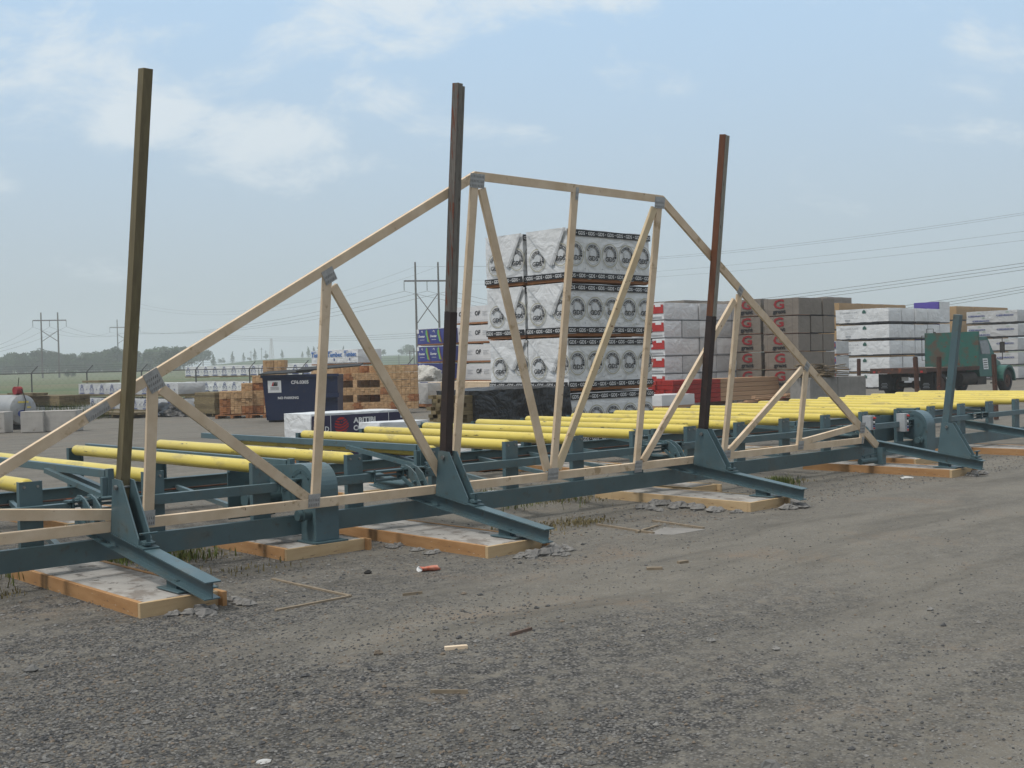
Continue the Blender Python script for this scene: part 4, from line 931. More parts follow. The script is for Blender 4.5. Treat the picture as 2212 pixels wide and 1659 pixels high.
# ---- package with bright blue lettering on top of the block pile
def pr_tem(m, w, l, b0, h):
    H = h - b0; r, u = LA; o = Vector((0, l, b0)); x = .05
    while x < l - .5:
        wd = min(1.15, l - x - .05); text(m, 'Tembec', o + r * x + u * H * .50, r, u, H * .34, 0, width=wd * .92, bold=.02, lift=.012)
        rect(m, o, r, u, x, x + wd * .3, H * .86, H * .90, 0, .012); rect(m, o, r, u, x + wd * .4, x + wd * .46, H * .22, H * .40, 2, .012); x += 1.2
    rect(m, o, r, u, l * .3, l - .05, H * .04, H * .08, 1, .012)
d = 47.5; ca, cb0 = col(774, d); lB = hit(672, (ca, cb0), (0, 1)); lA = hit(826, (ca, cb0), (1, 0)); z0, z1 = 1.86, zat(774, 753, d)
tp = make_package(lA, lB, z1 - z0, WRAP, pr_tem, [TEMB, INK, INKB], base=.06, seed=15)
put(tp, ca, cb0, z0, 'white package with bright blue lettering lying on top of the block pile')
board_stack('lumber_stack', ca, cb0, .12, lA, lB, z0 - .13, BUND, 'brown board stack carrying the blue-lettered white package', th=.09, bw=.19)

# ---- white packages with blue animal emblem, far left
def pr_bull(m, w, l, b0, h):
    H = h - b0; r, u = LA; o = Vector((0, l, b0)); x = .5
    while x < l - .4:
        ring(m, o, r, u, x, H * .66, H * .16, H * .23, 0, 180, 0, .012, 12); rect(m, o, r, u, x - H * .20, x + H * .20, H * .62, H * .70, 0, .012)
        for s_ in (-1, 1):
            m.add([o + r * (x + s_ * H * px) + u * H * py + r.cross(u) * .012 for px, py in ((.22, .62), (.42, .46), (.36, .40), (.16, .56))], [(0, 1, 2, 3)])
            m.add([o + r * (x + s_ * H * px) + u * H * py + r.cross(u) * .012 for px, py in ((.30, .42), (.36, .40), (.26, .22), (.20, .24))], [(0, 1, 2, 3)])
            disc(m, o, r, u, x + s_ * H * .09, H * .50, H * .03, 0, .012, 8)
        rect(m, o, r, u, x - H * .10, x + H * .10, H * .38, H * .42, 0, .012); rect(m, o, r, u, x - H * .52, x + H * .52, H * .07, H * .14, 0, .012)
        disc(m, o, r, u, x + .55, H * .45, .035, 0, .012, 8); x += 1.1
d = 60; ca, cb0 = col(752, d); lB = hit(398, (ca, cb0), (0, 1)); zt = zat(752, 781.5, d)
hb = .90; bp = make_package(1.2, lB / 2 - .03, .70, WRAP, pr_bull, [INKB], base=.08, basemat=OLVB, seed=16)
for k in range(2):
    for j in range(2):
        put(bp, ca, cb0 + j * lB / 2, zt - .70 - k * .92, 'white package with blue emblems, %s tier, %s half of the long back row' % ('upper' if k == 0 else 'lower', 'right' if j == 0 else 'left'), group='blue-emblem packages far left')
board_stack('treated_lumber_stack', ca, cb0, .1, 1.2, lB, zt - .70 - .92 - .12, OLVB, 'long low olive board stack under the back row of blue-emblem packages', th=.08, bw=.2)
d = 49; ca, cb0 = col(386, d); lB = hit(168, (ca, cb0), (0, 1)); lA = hit(446, (ca, cb0), (1, 0))
hb = zat(386, 826, d) - zat(386, 858, d)
bp2 = make_package(lA, lB, hb, WRAPG, pr_bull, [INKB], base=.10, basemat=OLVB, seed=17)
put(bp2, ca, cb0, .02, 'grey-ended white package with blue emblems, on the ground near the fence', group='blue-emblem packages far left')
put(bp2, ca, cb0 + .05, .02 + hb + .05, 'grey-ended white package with blue emblems, upper of two near the fence', group='blue-emblem packages far left')
board_stack('treated_boards', ca + .1, cb0 + lB - 2.2, 2 * hb + .10, 1.0, 2.0, .10, OLVB, 'few olive boards lying on the upper package near the fence', th=.05, bw=.2, bearers=False)
ab = col(250, 46.5); board_stack('treated_boards', ab[0] - .2, ab[1] - 1.6, .12, 1.0, 3.3, .14, OLVB, 'low pale board pile in front of the grey-ended packages', th=.05, bw=.14, bearers=True)
ab = col(372, 46.8); blob('plastic_sheet', TARP, (ab[0], ab[1], 0), .7, 1.2, .42, 'crumpled dark plastic sheet on the ground before the grey-ended packages', 'plastic sheet', 5, 30, .6)
ab = col(455, 45.5); board_stack('treated_lumber_stack', ab[0] - .2, ab[1] - .6, .12, 1.1, 1.6, .86, OLVB, 'olive board stack just left of the stepped bundle pile', th=.09, bw=.2)
d = 45; ca, cb0 = col(132, d); lB = hit(-60, (ca, cb0), (0, 1))
wp_ = make_package(1.2, lB, .50, WRAPG, pr_bull, [INKB], base=.10, basemat=OLVB, seed=18); put(wp_, ca, cb0, 0, 'torn white package behind the silver tank', group='blue-emblem packages far left')
board_stack('treated_lumber_stack', ca - .05, cb0 + .1, .55, 1.2, lB, .40, OLVB, 'dark olive boards stacked on the torn package behind the tank', th=.13, bw=.2, bearers=False)
ab = col(60, 45.6); board_stack('treated_boards', ab[0], ab[1] - .4, .96, .6, 2.6, .12, OLVB, 'loose olive boards on top of the stack behind the tank', th=.05, bw=.15, bearers=False)

# ---- stacks right of the truss
def pr_red(m, w, l, b0, h):
    H = h - b0; r, u = LA; o = Vector((0, l, b0))
    rect(m, o, r, u, l - 1.5, l - .03, H * .36, H * .86, 0, .012); rect(m, o, r, u, l - .40, l - .14, H * .74, H * .96, 1, .016)
    text(m, 'Ao', o + r * (l - .8) + u * H * .50, r, u, H * .24, 1, bold=.05, lift=.015); rect(m, o, r, u, l - 1.2, l - .1, H * .12, H * .18, 2, .012)
d = 42; ca, cb0 = col(1437, d); pitch = hit(1476, (ca, cb0), (1, 0)); hR = (zat(1437, 652, d)) / 6.0
lp = [make_package(pitch - .02, 3.2, hR - .006, WRAP if q < 2 else WRAPG, pr_red if q == 0 else None, [INKR, INKW, GREYI], base=.012, seed=20 + q, basemat=GREYI, name='lumber_package') for q in (0, 1, 2)]
stack(lambda i, j, k: lp[0] if i == 0 else lp[1 + (i + k) % 2], (ca, cb0), 5, 1, 6, pitch - .04, 3.2, hR, lambda i, j, k: 'light grey package end, %s row, column %s from the red-labelled edge, behind the third post' % (ORD[k] if k < 5 else 'top', ['first', 'second', 'third', 'fourth', 'fifth'][i]), 'light grey package ends behind the third post', jit=.02)
def pr_grant(big):
    def f(m, w, l, b0, h):
        H = h - b0; r, u = LA; o = Vector((0, l, b0))
        x = l - (.95 if big else .92)
        if big:
            rect(m, o, r, u, l - 1.34, l - 1.335, .02, H, 2, .011); rect(m, o, r, u, l - .26, l - .255, .02, H, 2, .011)
            for q in range(5): rect(m, o, r, u, l - 1.62, l - 1.44, H * (.16 + q * .06), H * (.175 + q * .06), 2, .010)
            x = l - 1.12
        text(m, 'G', o + r * (x + .04) + u * H * .41, r, u, H * .53, 0, width=.46, bold=.025, lift=.012)
        text(m, 'grant', o + r * x + u * H * .15, r, u, H * .22, 1, width=.56, bold=.05, lift=.012)
    return f
d = 44; ca, cb0 = col(1645, d); lB = max(3.0, hit(1560, (ca, cb0), (0, 1))); hR2 = zat(1645, 640, d) / 6.1
ga = make_package(1.25, lB, hR2 - .008, BROWN, pr_grant(False), [DRED, INK, GREYI], base=.01, seed=24, basemat=BRNI)
stack(ga, (ca, cb0), 1, 1, 6, 1.25, lB, hR2, lambda i, j, k: 'grey-brown package with red letter G, %s row of the narrow left-hand stack' % (ORD[k] if k < 5 else 'top'), 'grey-brown packages with red letter G', jit=.015)
d = 42.5; ca, cb0 = col(1727, d); lB = hit(1650, (ca, cb0), (0, 1)); w3 = hit(1806, (ca, cb0), (1, 0)) / 3; hR3 = zat(1727, 637, d) / 6.1
gb = make_package(w3 - .03, lB, hR3 - .008, BROWN, pr_grant(True), [DRED, INK, INK], base=.01, seed=25, basemat=BRNI)
gc = make_package(w3 - .03, lB, hR3 - .008, BROWN, None, [], base=.02, seed=26, basemat=INK)
stack(lambda i, j, k: gb if i == 0 else gc, (ca, cb0), 3, 1, 6, w3 - .03, lB, hR3, lambda i, j, k: 'grey-brown package, %s row, %s column of the wide dark stack' % (ORD[k] if k < 5 else 'top', ['red-lettered first', 'second', 'rightmost'][i]), 'grey-brown packages of the wide dark stack', jit=.02, skip=lambda i, j, k: False)
d = 56; ca, cb0 = col(1480, d); wq = hit(1520, (ca, cb0), (1, 0))
gd_ = make_package(wq, 3.0, .9, BROWN, None, [], base=.05, seed=27, basemat=INK)
for i in range(3):
    for k in range(3): put(gd_, ca + i * wq, cb0, zat(1480, 645, d) - .95 * (3 - k), 'grey-brown package peeking over the light grey stack, %s layer, %s of three' % (['lower', 'middle', 'upper'][k], ['left', 'middle', 'right'][i]), group='grey-brown packages behind the light grey stack')
d = 84; ca, cb0 = col(1790, d); wq = hit(1843, (ca, cb0), (1, 0)); hq = zat(1790, 640, d)
gq = make_package(wq, 4.0, 1.2, BROWN, None, [], base=.03, seed=61, basemat=BRNI)
for k in range(4): put(gq, ca, cb0, hq - 1.22 * (4 - k), 'grey-brown package far behind the wide dark stack, %s of four' % ['lowest', 'second', 'third', 'topmost'][k], group='grey-brown packages far behind')
# tan kraft packages
for (u0, u1, u2, vt, d, n_, nm_) in ((1815, 1812, 1960, 653, 72, 6, 'behind the green-roof emblem stack'), (2068, 2050, 2180, 660, 82, 5, 'behind the far right stack')):
    ca, cb0 = col(u0, d); wq = hit(u2, (ca, cb0), (1, 0)) / 3; ht = zat(u0, vt, d) / n_
    kp = make_package(wq - .03, 4.0, ht - .02, KRAFT, None, [], base=.03, seed=28 + n_, basemat=INK)
    for k in range(n_ - 3, n_):
        for i in range(3): put(kp, ca + i * wq, cb0, k * ht, 'tan paper-wrapped package %s, %s of three in the %s row' % (nm_, ['left', 'middle', 'right'][i], ORD[k - n_ + 3]), group='tan paper-wrapped packages')
    kb = make_package(wq * 3, 4.0, (n_ - 3) * ht - .02, KRAFT, None, [], base=.05, seed=40 + n_, basemat=INK)
    put(kb, ca, cb0, 0, 'broad tan package forming the base of the stack %s' % nm_)
def house(m, o, r, u, x, y, s_, lift):
    m.add([o + r * (x + px * s_) + u * (y + py * s_) + r.cross(u) * lift for px, py in ((-.5, 0), (.5, 0), (.5, .45), (0, .9), (-.5, .45))], [(0, 1, 2, 3, 4)], 0)
def pr_house(m, w, l, b0, h):
    H = h - b0; r, u = LA; o = Vector((0, l, b0)); x = .3
    while x < l - 1.0:
        text(m, 'Forest Ltd.', o + r * x + u * H * .72, r, u, H * .08, 1, width=1.1, lift=.012); house(m, o, r, u, x + 1.45, H * .66, .22, .012)
        for q in range(3): rect(m, o, r, u, x + .25, x + .8, H * (.55 - q * .1), H * (.565 - q * .1), 2, .012)
        rect(m, o, r, u, x + .3, x + .62, H * .16, H * .26, 1, .012); x += 1.95
d = 62; ca, cb0 = col(1922, d); lB = hit(1806, (ca, cb0), (0, 1)); wq = hit(1951, (ca, cb0), (1, 0)); hH = zat(1922, 656, d) / 5.15
hp = [make_package(wq - .03, lB, hH - .05, WRAP, pr_house if q == 0 else None, [INKGR, GREYI, GREYI], base=.06, seed=30 + q, basemat=INK, amp=.012) for q in (0, 1, 2)]
stack(lambda i, j, k: hp[0] if i == 0 else hp[1 + (i + k) % 2], (ca, cb0), 4, 1, 5, wq - .03, lB, hH, lambda i, j, k: 'white package with small green roof emblem stack, %s row, %s column left of the truck' % (ORD[k] if k < 4 else 'top', ['first', 'second', 'third', 'fourth'][i]), 'white packages left of the green truck', skip=lambda i, j, k: False)
d = 66; ca, cb0 = col(2030, d); wq = hit(2053, (ca, cb0), (1, 0)); lq = hit(1975, (ca, cb0), (0, 1)); hh = zat(2030, 650, d)
for k in range(2):
    q_ = make_package(wq, lq, 1.22 if k == 0 else 1.22, WRAPP if k == 0 else WRAPP, (lambda m, w, l, b0, h: rect(m, Vector((0, 0, b0)), LB[0], LB[1], .03, w - .03, .02, h - b0 - .02, 0, .014)), [WRAP], base=.03, seed=33, basemat=INK)
    put(q_, ca, cb0, hh - 1.24 * (k + 1), 'purple-topped package with speckled white end, %s one behind the truck' % ('upper' if k == 0 else 'lower'))
q_ = make_package(wq, lq, hh - 2.5, WRAP, None, [], base=.05, seed=34); put(q_, ca, cb0, 0, 'plain white package under the purple-topped ones behind the truck')
d = 60; ca, cb0 = col(1807, d); lq = hit(1784, (ca, cb0), (0, 1)); hq = (zat(1807, 734, d) - zat(1807, 767, d))
def pr_pur(m, w, l, b0, h):
    H = h - b0; r, u = LA; o = Vector((0, l, b0)); rect(m, o, r, u, .03, l - .03, H * .42, H * .92, 0, .012); disc(m, o, r, u, l * .72, H * .67, H * .2, 1, .016, 16); rect(m, o, r, u, l * .1, l * .35, H * .5, H * .62, 2, .016)
ppk = make_package(1.2, lq, hq - .05, WRAPG, pr_pur, [INKB, INKR, INKW], base=.06, seed=35)
for k in range(4): put(ppk, ca, cb0, zat(1807, 734, d) - hq * (k + 1), 'small white package with purple label and red dot, %s of its column' % ['topmost', 'second from top', 'third from top', 'lowest'][k], group='purple-label packages')
def pr_ced(m, w, l, b0, h):
    H = h - b0; r, u = LA; o = Vector((0, l, b0)); x = .1; q = 0
    for row in (0, 1):
        x = .15 + row * .3
        while x < l - 1.2:
            text(m, 'CEDRICO', o + r * x + u * H * (.52 if row == 0 else .10), r, u, H * .13, 0, width=1.15, bold=.05, lift=.012)
            ring(m, o, r, u, x + .75, H * (.74 if row == 0 else .32), .08, .12, 20, 170, 1, .012, 8); x += 1.9
d = 76; ca, cb0 = col(2200, d); lB = hit(2088, (ca, cb0), (0, 1)); wq = 1.25; hC = zat(2200, 663, d) / 5.1
cp_ = [make_package(wq, lB, hC - .06, WRAPG, pr_ced if q == 0 else None, [INKB, PALEG], base=.07, seed=36 + q, basemat=INK, amp=.012) for q in (0, 1)]
stack(lambda i, j, k: cp_[0] if i == 0 else cp_[1], (ca, cb0), 3, 1, 5, wq, lB, hC, lambda i, j, k: 'white package with blue capital lettering, %s row, %s column at the far right' % (ORD[k] if k < 4 else 'top', ['first', 'second', 'third'][i]), 'blue-lettered white packages at the far right')

# ================================================================== YARD THINGS
# red-ended lumber pack, loose boards, white pack, block bin with scrap
d = 39; ca, cb0 = col(1450, d); lA = hit(1684, (ca, cb0), (1, 0)); zt = zat(1450, 822, d)
r = root('lumber_pack', ca, cb0, 0, 'long lumber pack with red painted end in front of the grey stacks', 'lumber pack')
REDP = mat('red_paint', (.32, .02, .015), (.25, .015, .012), rough=.6, scale=3, spots=[((.36, .2, .1), 6, .70, .02)])
PINKL = mat('pinkish_lumber', (.42, .27, .165), (.36, .22, .13), rough=.8, scale=2, stretch=(.3, 1, 6), island=.12)
m = MB(); m2 = MB(); cut = lA * .42
for k in range(5):
    for j in range(6):
        e = random.uniform(-.05, .05); z0 = .30 + k * (zt - .30) / 5; z1 = z0 + (zt - .30) / 5 - .012
        m2.box(ca + e + k * .03, ca + cut + random.uniform(-.03, .03), cb0 + j * .19, cb0 + j * .19 + .18, z0, z1); 
        m.box(ca + cut + .035, ca + lA + random.uniform(-.12, .05), cb0 + j * .19, cb0 + j * .19 + .18, z0, z1)
m2.build('painted_boards', REDP, r); m.build('boards', PINKL, r)
for q in (.1, .5, .9): m = MB(); m.box(ca + lA * q, ca + lA * q + .1, cb0 + .02, cb0 + 1.1, 0, .298); m.build('bearer', PINKL, r)
d = 36.5; ca, cb0 = col(1650, d); r = root('loose_board_pile', ca, cb0, 0, 'loose reddish boards fanned out in front of the red-ended pack', 'board pile')
rnd = random.Random(4); m = MB()
for q in range(34):
    a0 = rnd.uniform(-1.3, 1.8); z_ = .1 + rnd.random() * .5; b0 = rnd.uniform(-.1, .7); yw = rnd.uniform(-.09, .06); L_ = rnd.uniform(2.2, 3.4)
    m.beam((ca + a0, cb0 + b0, z_), (ca + a0 + L_, cb0 + b0 + L_ * yw, z_ + rnd.uniform(-.04, .05)), .14, .035)
m.build('boards', PINKL, r)
d = 36; ca, cb0 = col(1428, d); lA = hit(1500, (ca, cb0), (1, 0)); zt = zat(1428, 853, d)
wpp = make_package(lA, 1.1, zt, WRAPS, None, [], base=.35, seed=50, basemat=PINKL); put(wpp, ca, cb0, 0, 'flat white package on brown lumber just right of the tallest stack')
d = 35; ca, cb0 = col(1748, d); zt = zat(1748, 817, d)
for i in range(2):
    l0 = hit(1748 + 61 * (i + 1), col(1748, d), (1, 0)) - (hit(1748 + 61 * i, col(1748, d), (1, 0)) if i else 0); a0 = ca + (hit(1748 + 61, col(1748, d), (1, 0)) if i else 0)
    m = MB(); m.box(a0 + .01, a0 + l0 - .01, cb0, cb0 + .7, 0, zt); solo(m, 'concrete_block', BLK, (a0, cb0, 0), 'big grey concrete block carrying scrap boards, %s of two' % ('left' if i == 0 else 'right'), 'concrete block', 'concrete blocks under the scrap boards', bevel=.02)
m = MB(); rnd = random.Random(9)
for q in range(60):
    a0 = ca + rnd.uniform(-.2, 1.3); b0 = cb0 + rnd.uniform(0, .7); z_ = zt + .02 + (1 - abs(rnd.uniform(-1, 1)) ** 1.5) * .42 * rnd.random(); L_ = rnd.uniform(.5, 1.3); an = rnd.uniform(-.5, .5)
    m.beam((a0, b0, z_), (a0 + L_ * math.cos(an), b0 + L_ * math.sin(an) * .5, z_ + rnd.uniform(-.06, .10)), rnd.uniform(.05, .12), .022)
SCRAP = mat('scrap_boards', (.24, .18, .11), (.13, .10, .065), rough=.9, scale=5, island=.35)
solo(m, 'scrap_pile', SCRAP, (ca, cb0, zt), 'heap of scrap boards on top of the two grey concrete blocks', 'scrap pile')
# rusty pipe bollards
for (u_, d_, vt_, rr, lab) in ((1854, 40, 776, .065, 'thin dark rusty pipe bollard behind the scrap board heap'), (1983, 30, 772, .062, 'rusty red pipe bollard left of the two beside the truck bed'), (2027, 30.4, 772, .062, 'rusty red pipe bollard with pale cap, right of its pair'), (2150, 31, 766.5, .062, 'rusty pipe bollard in front of the truck front wheel')):
    ab = col(u_, d_); m = MB(); zt = zat(u_, vt_, d_); ln = {1983: -.05, 2150: -.03}.get(u_, .01)
    m.tube((ab[0], ab[1], 0), (ab[0] + ln, ab[1] - ln, zt), rr, 14); m.tube((ab[0] + ln, ab[1] - ln, zt), (ab[0] + ln, ab[1] - ln, zt + .02), rr * .8, 14)
    solo(m, 'pipe_bollard', RUST, (ab[0], ab[1], 0), lab, 'bollard', 'rusty pipe bollards near the truck')

# ---- green flatbed truck
d = 47.5; ta, tb = col(2000, d); pk = d / FPX
rt_ = root('flatbed_truck', ta, tb, 0, 'green flatbed truck with rusty green headboard seen from behind', 'truck')
def tz(v, u=2000, dd=d): return zat(u, v, dd)
WID = 2.45; LEN = hit(2114, (ta, tb), (1, 0)); LEN = max(3.0, min(6.5, LEN)); zd = 1.19
m = MB()
m.box(ta, ta + LEN, tb, tb + WID, zd - .10, zd); m.build('deck', DECKW, rt_)
m = MB(); m.box(ta - .04, ta - .002, tb - .03, tb + WID + .03, zd - .20, zd + .02); m.box(ta, ta + LEN, tb - .035, tb - .002, zd - .14, zd + .015); m.box(ta, ta + LEN, tb + WID + .002, tb + WID + .035, zd - .14, zd + .015); m.build('bed_rail', RUST, rt_)
for y_ in (.75, 1.6): m = MB(); m.box(ta + .2, ta + LEN + 3.3, tb + y_, tb + y_ + .09, zd - .38, zd - .12); m.build('chassis_rail', DARKM, rt_)
m = MB(); hz = zat(2060, 717, 50.5); m.box(ta + LEN - .02, ta + LEN + .08, tb - .0, tb + WID, zd + .01, hz); m.build('headboard', GRNR, rt_)
m = MB()
m.beam((ta + LEN - .05, tb + WID - .05, zd + .3), (ta + LEN - .05, tb + WID + .12, zd + .3), .02, .02); m.beam((ta + LEN - .05, tb + WID + .12, zd + .3), (ta + LEN - .05, tb + WID + .12, hz - .12), .02, .02)
m.beam((ta + LEN - .05, tb + WID - .05, hz - .12), (ta + LEN - .05, tb + WID + .12, hz - .12), .02, .02)
m.beam((ta + LEN - .03, tb + WID - .1, hz), (ta + LEN - .03, tb + WID - .1, hz + .18), .018, .018); m.beam((ta + LEN - .03, tb + WID - .42, hz), (ta + LEN - .03, tb + WID - .42, hz + .18), .018, .018); m.beam((ta + LEN - .03, tb + WID - .1, hz + .18), (ta + LEN - .03, tb + WID - .42, hz + .18), .018, .018)
m.build('ladder_hoop', DARKM, rt_)
for (y0, nm) in ((.02, 'r'), (WID - .56, 'l')):
    m = MB(); m.box(ta + .55, ta + .565, tb + y0, tb + y0 + .54, .28, zd - .22); m.build('mud_flap', BLACK, rt_)
    m = MB()
    for q in range(4): rect(m, (ta + .545, tb + y0 + .54, .28), LA[0], LA[1], .12 + .03 * (q % 2), .42 - .03 * (q % 2), .10 + .06 * q, .125 + .06 * q, 0, .004)
    m.build('flap_lettering', GREYI, rt_)
m = MB(); m.box(ta + .50, ta + .515, tb + 1.05, tb + 1.35, .68, .84); m.build('licence_plate', INKW, rt_)
def wheel(x_, y_, w_, R_=.50, front=False):
    m = MB(); n_ = 28
    prof = [(0, R_ * .60), (.0, R_ * .86), (.03, R_ * .97), (.08, R_), (w_ - .08, R_), (w_ - .03, R_ * .97), (w_, R_ * .86), (w_, R_ * .6)]
    vs = [(x_ + rr * math.cos(2 * math.pi * i / n_), y_ + yy, R_ + rr * math.sin(2 * math.pi * i / n_)) for yy, rr in prof for i in range(n_)]
    m.add(vs, [(j * n_ + i, j * n_ + (i + 1) % n_, (j + 1) * n_ + (i + 1) % n_, (j + 1) * n_ + i) for j in range(len(prof) - 1) for i in range(n_)], 0, True)
    wh = m.build('wheel', BLACK, rt_)
    m = MB(); m.tube((x_, y_ + .03, R_), (x_, y_ + .06, R_), R_ * .60, 24); m.tube((x_, y_ - .01, R_), (x_, y_ + .03, R_), R_ * .2, 16); m.build('rim', RUST, rt_, parent=wh)
AX = LEN + 2.9
wheel(ta + 1.35, tb + .02, .5); wheel(ta + 1.35, tb + WID - .52, .5); wheel(ta + AX, tb + .06, .30); wheel(ta + AX, tb + WID - .36, .30)
m = MB(); m.tube((ta + 1.35, tb + .5, .5), (ta + 1.35, tb + WID - .5, .5), .09, 12); m.tube((ta + 1.35, tb + WID / 2, .5), (ta + 1.6, tb + WID / 2, .5), .18, 14); m.build('rear_axle', DARKM, rt_)
m = MB(); m.tube((ta + LEN - 1.4, tb + .28, .68), (ta + LEN - .1, tb + .28, .68), .28, 18); m.build('fuel_tank', DARKM, rt_)
m = MB(); m.box(ta + LEN + .1, ta + LEN + .9, tb + .1, tb + .5, .40, .75); m.build('battery_box', DARKM, rt_)
c0 = ta + LEN + .35; ch = zat(2125, 727, 52) ; cw0, cw1 = tb + .12, tb + WID - .12
m = MB()
def sect(x_, z0_, z1_, inset=0.0): return [(x_, cw0 + 0, z0_), (x_, cw0 + inset, z1_), (x_, cw1 - inset, z1_), (x_, cw1 - 0, z0_)]
prof = [(c0, .75, ch - .06, .16), (c0 + .03, .72, ch, .16), (c0 + .95, .72, ch, .16), (c0 + 1.10, .72, ch - .08, .15), (c0 + 1.55, .72, 1.62, .03)]
vs = []
for x_, a_, b_, i_ in prof: vs += sect(x_, a_, b_, i_)
m.add(vs, [(4 * k + j, 4 * k + (j + 1) % 4, 4 * k + 4 + (j + 1) % 4, 4 * k + 4 + j) for k in range(len(prof) - 1) for j in range(4)] + [(0, 1, 2, 3), tuple(4 * (len(prof) - 1) + j for j in range(4))])
cabm = m.build('cab', GRN, rt_, bevel=.03)
m = MB()
def onside(x_, z_): # cab side plane at b = cw0 leaning in towards the roof
    t = max(0, (z_ - .72) / (ch - .72)); return (x_, cw0 + .16 * t - .008, z_)
m.add([onside(c0 + .28, 1.72), onside(c0 + 1.32, 1.72), onside(c0 + 1.02, ch - .16), onside(c0 + .28, ch - .16)], [(0, 1, 2, 3)]); m.add([(c0 - .01, cw0 + .35, 1.75), (c0 - .01, cw1 - .35, 1.75), (c0 - .01, cw1 - .4, ch - .2), (c0 - .01, cw0 + .4, ch - .2)], [(0, 1, 2, 3)])
m.add([(c0 + 1.53, cw0 + .15, 1.68), (c0 + 1.53, cw1 - .15, 1.68), (c0 + 1.14, cw1 - .25, ch - .14), (c0 + 1.14, cw0 + .25, ch - .14)], [(0, 1, 2, 3)])
m.build('window', GLASS, rt_, parent=cabm)
m = MB(); m.add([onside(c0 + .40, 1.05), onside(c0 + .86, 1.05), onside(c0 + .86, 1.52), onside(c0 + .40, 1.52)], [(0, 1, 2, 3)])
for q in range(4): m.add([Vector(onside(c0 + .45, 1.12 + q * .1)) - YB * .004, Vector(onside(c0 + .80, 1.12 + q * .1)) - YB * .004, Vector(onside(c0 + .80, 1.16 + q * .1)) - YB * .004, Vector(onside(c0 + .45, 1.16 + q * .1)) - YB * .004], [(0, 1, 2, 3)], 1)
m.build('door_sign', [INKW, INK], rt_, parent=cabm)
m = MB(); xh = c0 + 1.551
pf = [(xh, .72, 1.60, .02), (xh + .5, .72, 1.52, .12), (xh + 1.15, .66, 1.38, .2), (xh + 1.35, .66, 1.15, .22)]; vs = []
for x_, a_, b_, i_ in pf: vs += [(x_, cw0 + i_ + .12, a_), (x_, cw0 + i_ + .15, b_), (x_, cw1 - i_ - .15, b_), (x_, cw1 - i_ - .12, a_)]
m.add(vs, [(4 * k + j, 4 * k + (j + 1) % 4, 4 * k + 4 + (j + 1) % 4, 4 * k + 4 + j) for k in range(3) for j in range(4)] + [(0, 1, 2, 3), (12, 13, 14, 15)])
m.build('hood', GRN, rt_, bevel=.04)
for y_ in (tb + .12, tb + WID - .22):
    m = MB(); m.box(ta - .065, ta - .041, y_, y_ + .10, zd - .17, zd - .09); m.build('tail_light', INKR, rt_)
m = MB(); m.tube((c0 - .12, tb + WID - .35, .6), (c0 - .12, tb + WID - .35, ch + .25), .05, 12); m.build('exhaust_stack', DARKM, rt_)
m = MB(); m.box(c0 + .98, c0 + 1.38, cw0 - .10, cw0 + .02, .42, .47); m.box(c0 + .98, c0 + 1.38, cw0 - .10, cw0 + .02, .66, .70); m.build('step', DARKM, rt_)
for y0, y1 in ((tb + .0, tb + .42), (tb + WID - .42, tb + WID)):
    m = MB(); n_ = 12; P_ = [(ta + AX + .66 * math.cos(R(t)), .55 + .66 * math.sin(R(t))) for t in range(-5, 186, 15)] + [(ta + AX + .56 * math.cos(R(t)), .55 + .56 * math.sin(R(t))) for t in range(185, -6, -15)]
    nP = len(P_) // 2
    for i in range(nP - 1):
        a_, b_, c_, e_ = P_[i], P_[i + 1], P_[2 * nP - 2 - i], P_[2 * nP - 1 - i]
        m.hexa([(a_[0], y0, a_[1]), (a_[0], y1, a_[1]), (b_[0], y1, b_[1]), (b_[0], y0, b_[1]), (e_[0], y0, e_[1]), (e_[0], y1, e_[1]), (c_[0], y1, c_[1]), (c_[0], y0, c_[1])])
    m.build('fender', GRN, rt_)
m = MB(); xm = c0 + 1.25; yb = cw0 - .42
m.tube((xm, cw0, ch - .1), (xm, yb, ch - .08), .018, 8); m.tube((xm, yb, ch - .08), (xm, yb, 1.45), .018, 8); m.tube((xm, yb, 1.47), (xm, cw0, 1.5), .018, 8); m.box(xm - .03, xm + .03, yb - .10, yb + .10, 1.75, ch - .25); m.build('mirror', DARKM, rt_)

# ---- silver fuel tank and concrete blocks, far left
d = 38.2; ab = col(48, d); rr = .48; zc = .16 + rr
r = root('fuel_tank', ab[0], ab[1], 0, 'silver horizontal fuel tank with oval badge and red pump behind concrete blocks', 'tank')
dirT = Vector((-.80, .60, 0)); px_, py_ = ab[0], ab[1]
dirT = Vector((-.25, .97, 0)).normalized()
c_ = Vector((px_, py_, zc)); e_ = c_ + dirT * 2.6
m = MB(); m.tube(c_, e_, rr, 36); x_ = dirT.cross(ZU); n_ = 36
vs = [tuple(c_ + (x_ * math.cos(2 * math.pi * i / n_) + ZU * math.sin(2 * math.pi * i / n_)) * rr * q - dirT * dd_) for q, dd_ in ((1, 0), (.8, .05), (.4, .085)) for i in range(n_)]
m.add(vs, [(j * n_ + i, j * n_ + (i + 1) % n_, (j + 1) * n_ + (i + 1) % n_, (j + 1) * n_ + i) for j in range(2) for i in range(n_)] + [tuple(range(2 * n_, 3 * n_))], 0, True); m.build('shell', TANK, r)
rT = (-x_) if (-x_).dot(Vector((0, -1, 0))) > 0 else x_
m = MB(); oE = c_ - dirT * .09
disc(m, oE, rT, ZU, .10, -.12, .16, 0, .004, 24, .115); disc(m, oE, rT, ZU, .10, -.12, .125, 1, .008, 24, .085); text(m, 'Esso', oE + rT * .0 - ZU * .16, rT, ZU, .07, 2, width=.19, bold=.03, lift=.012)
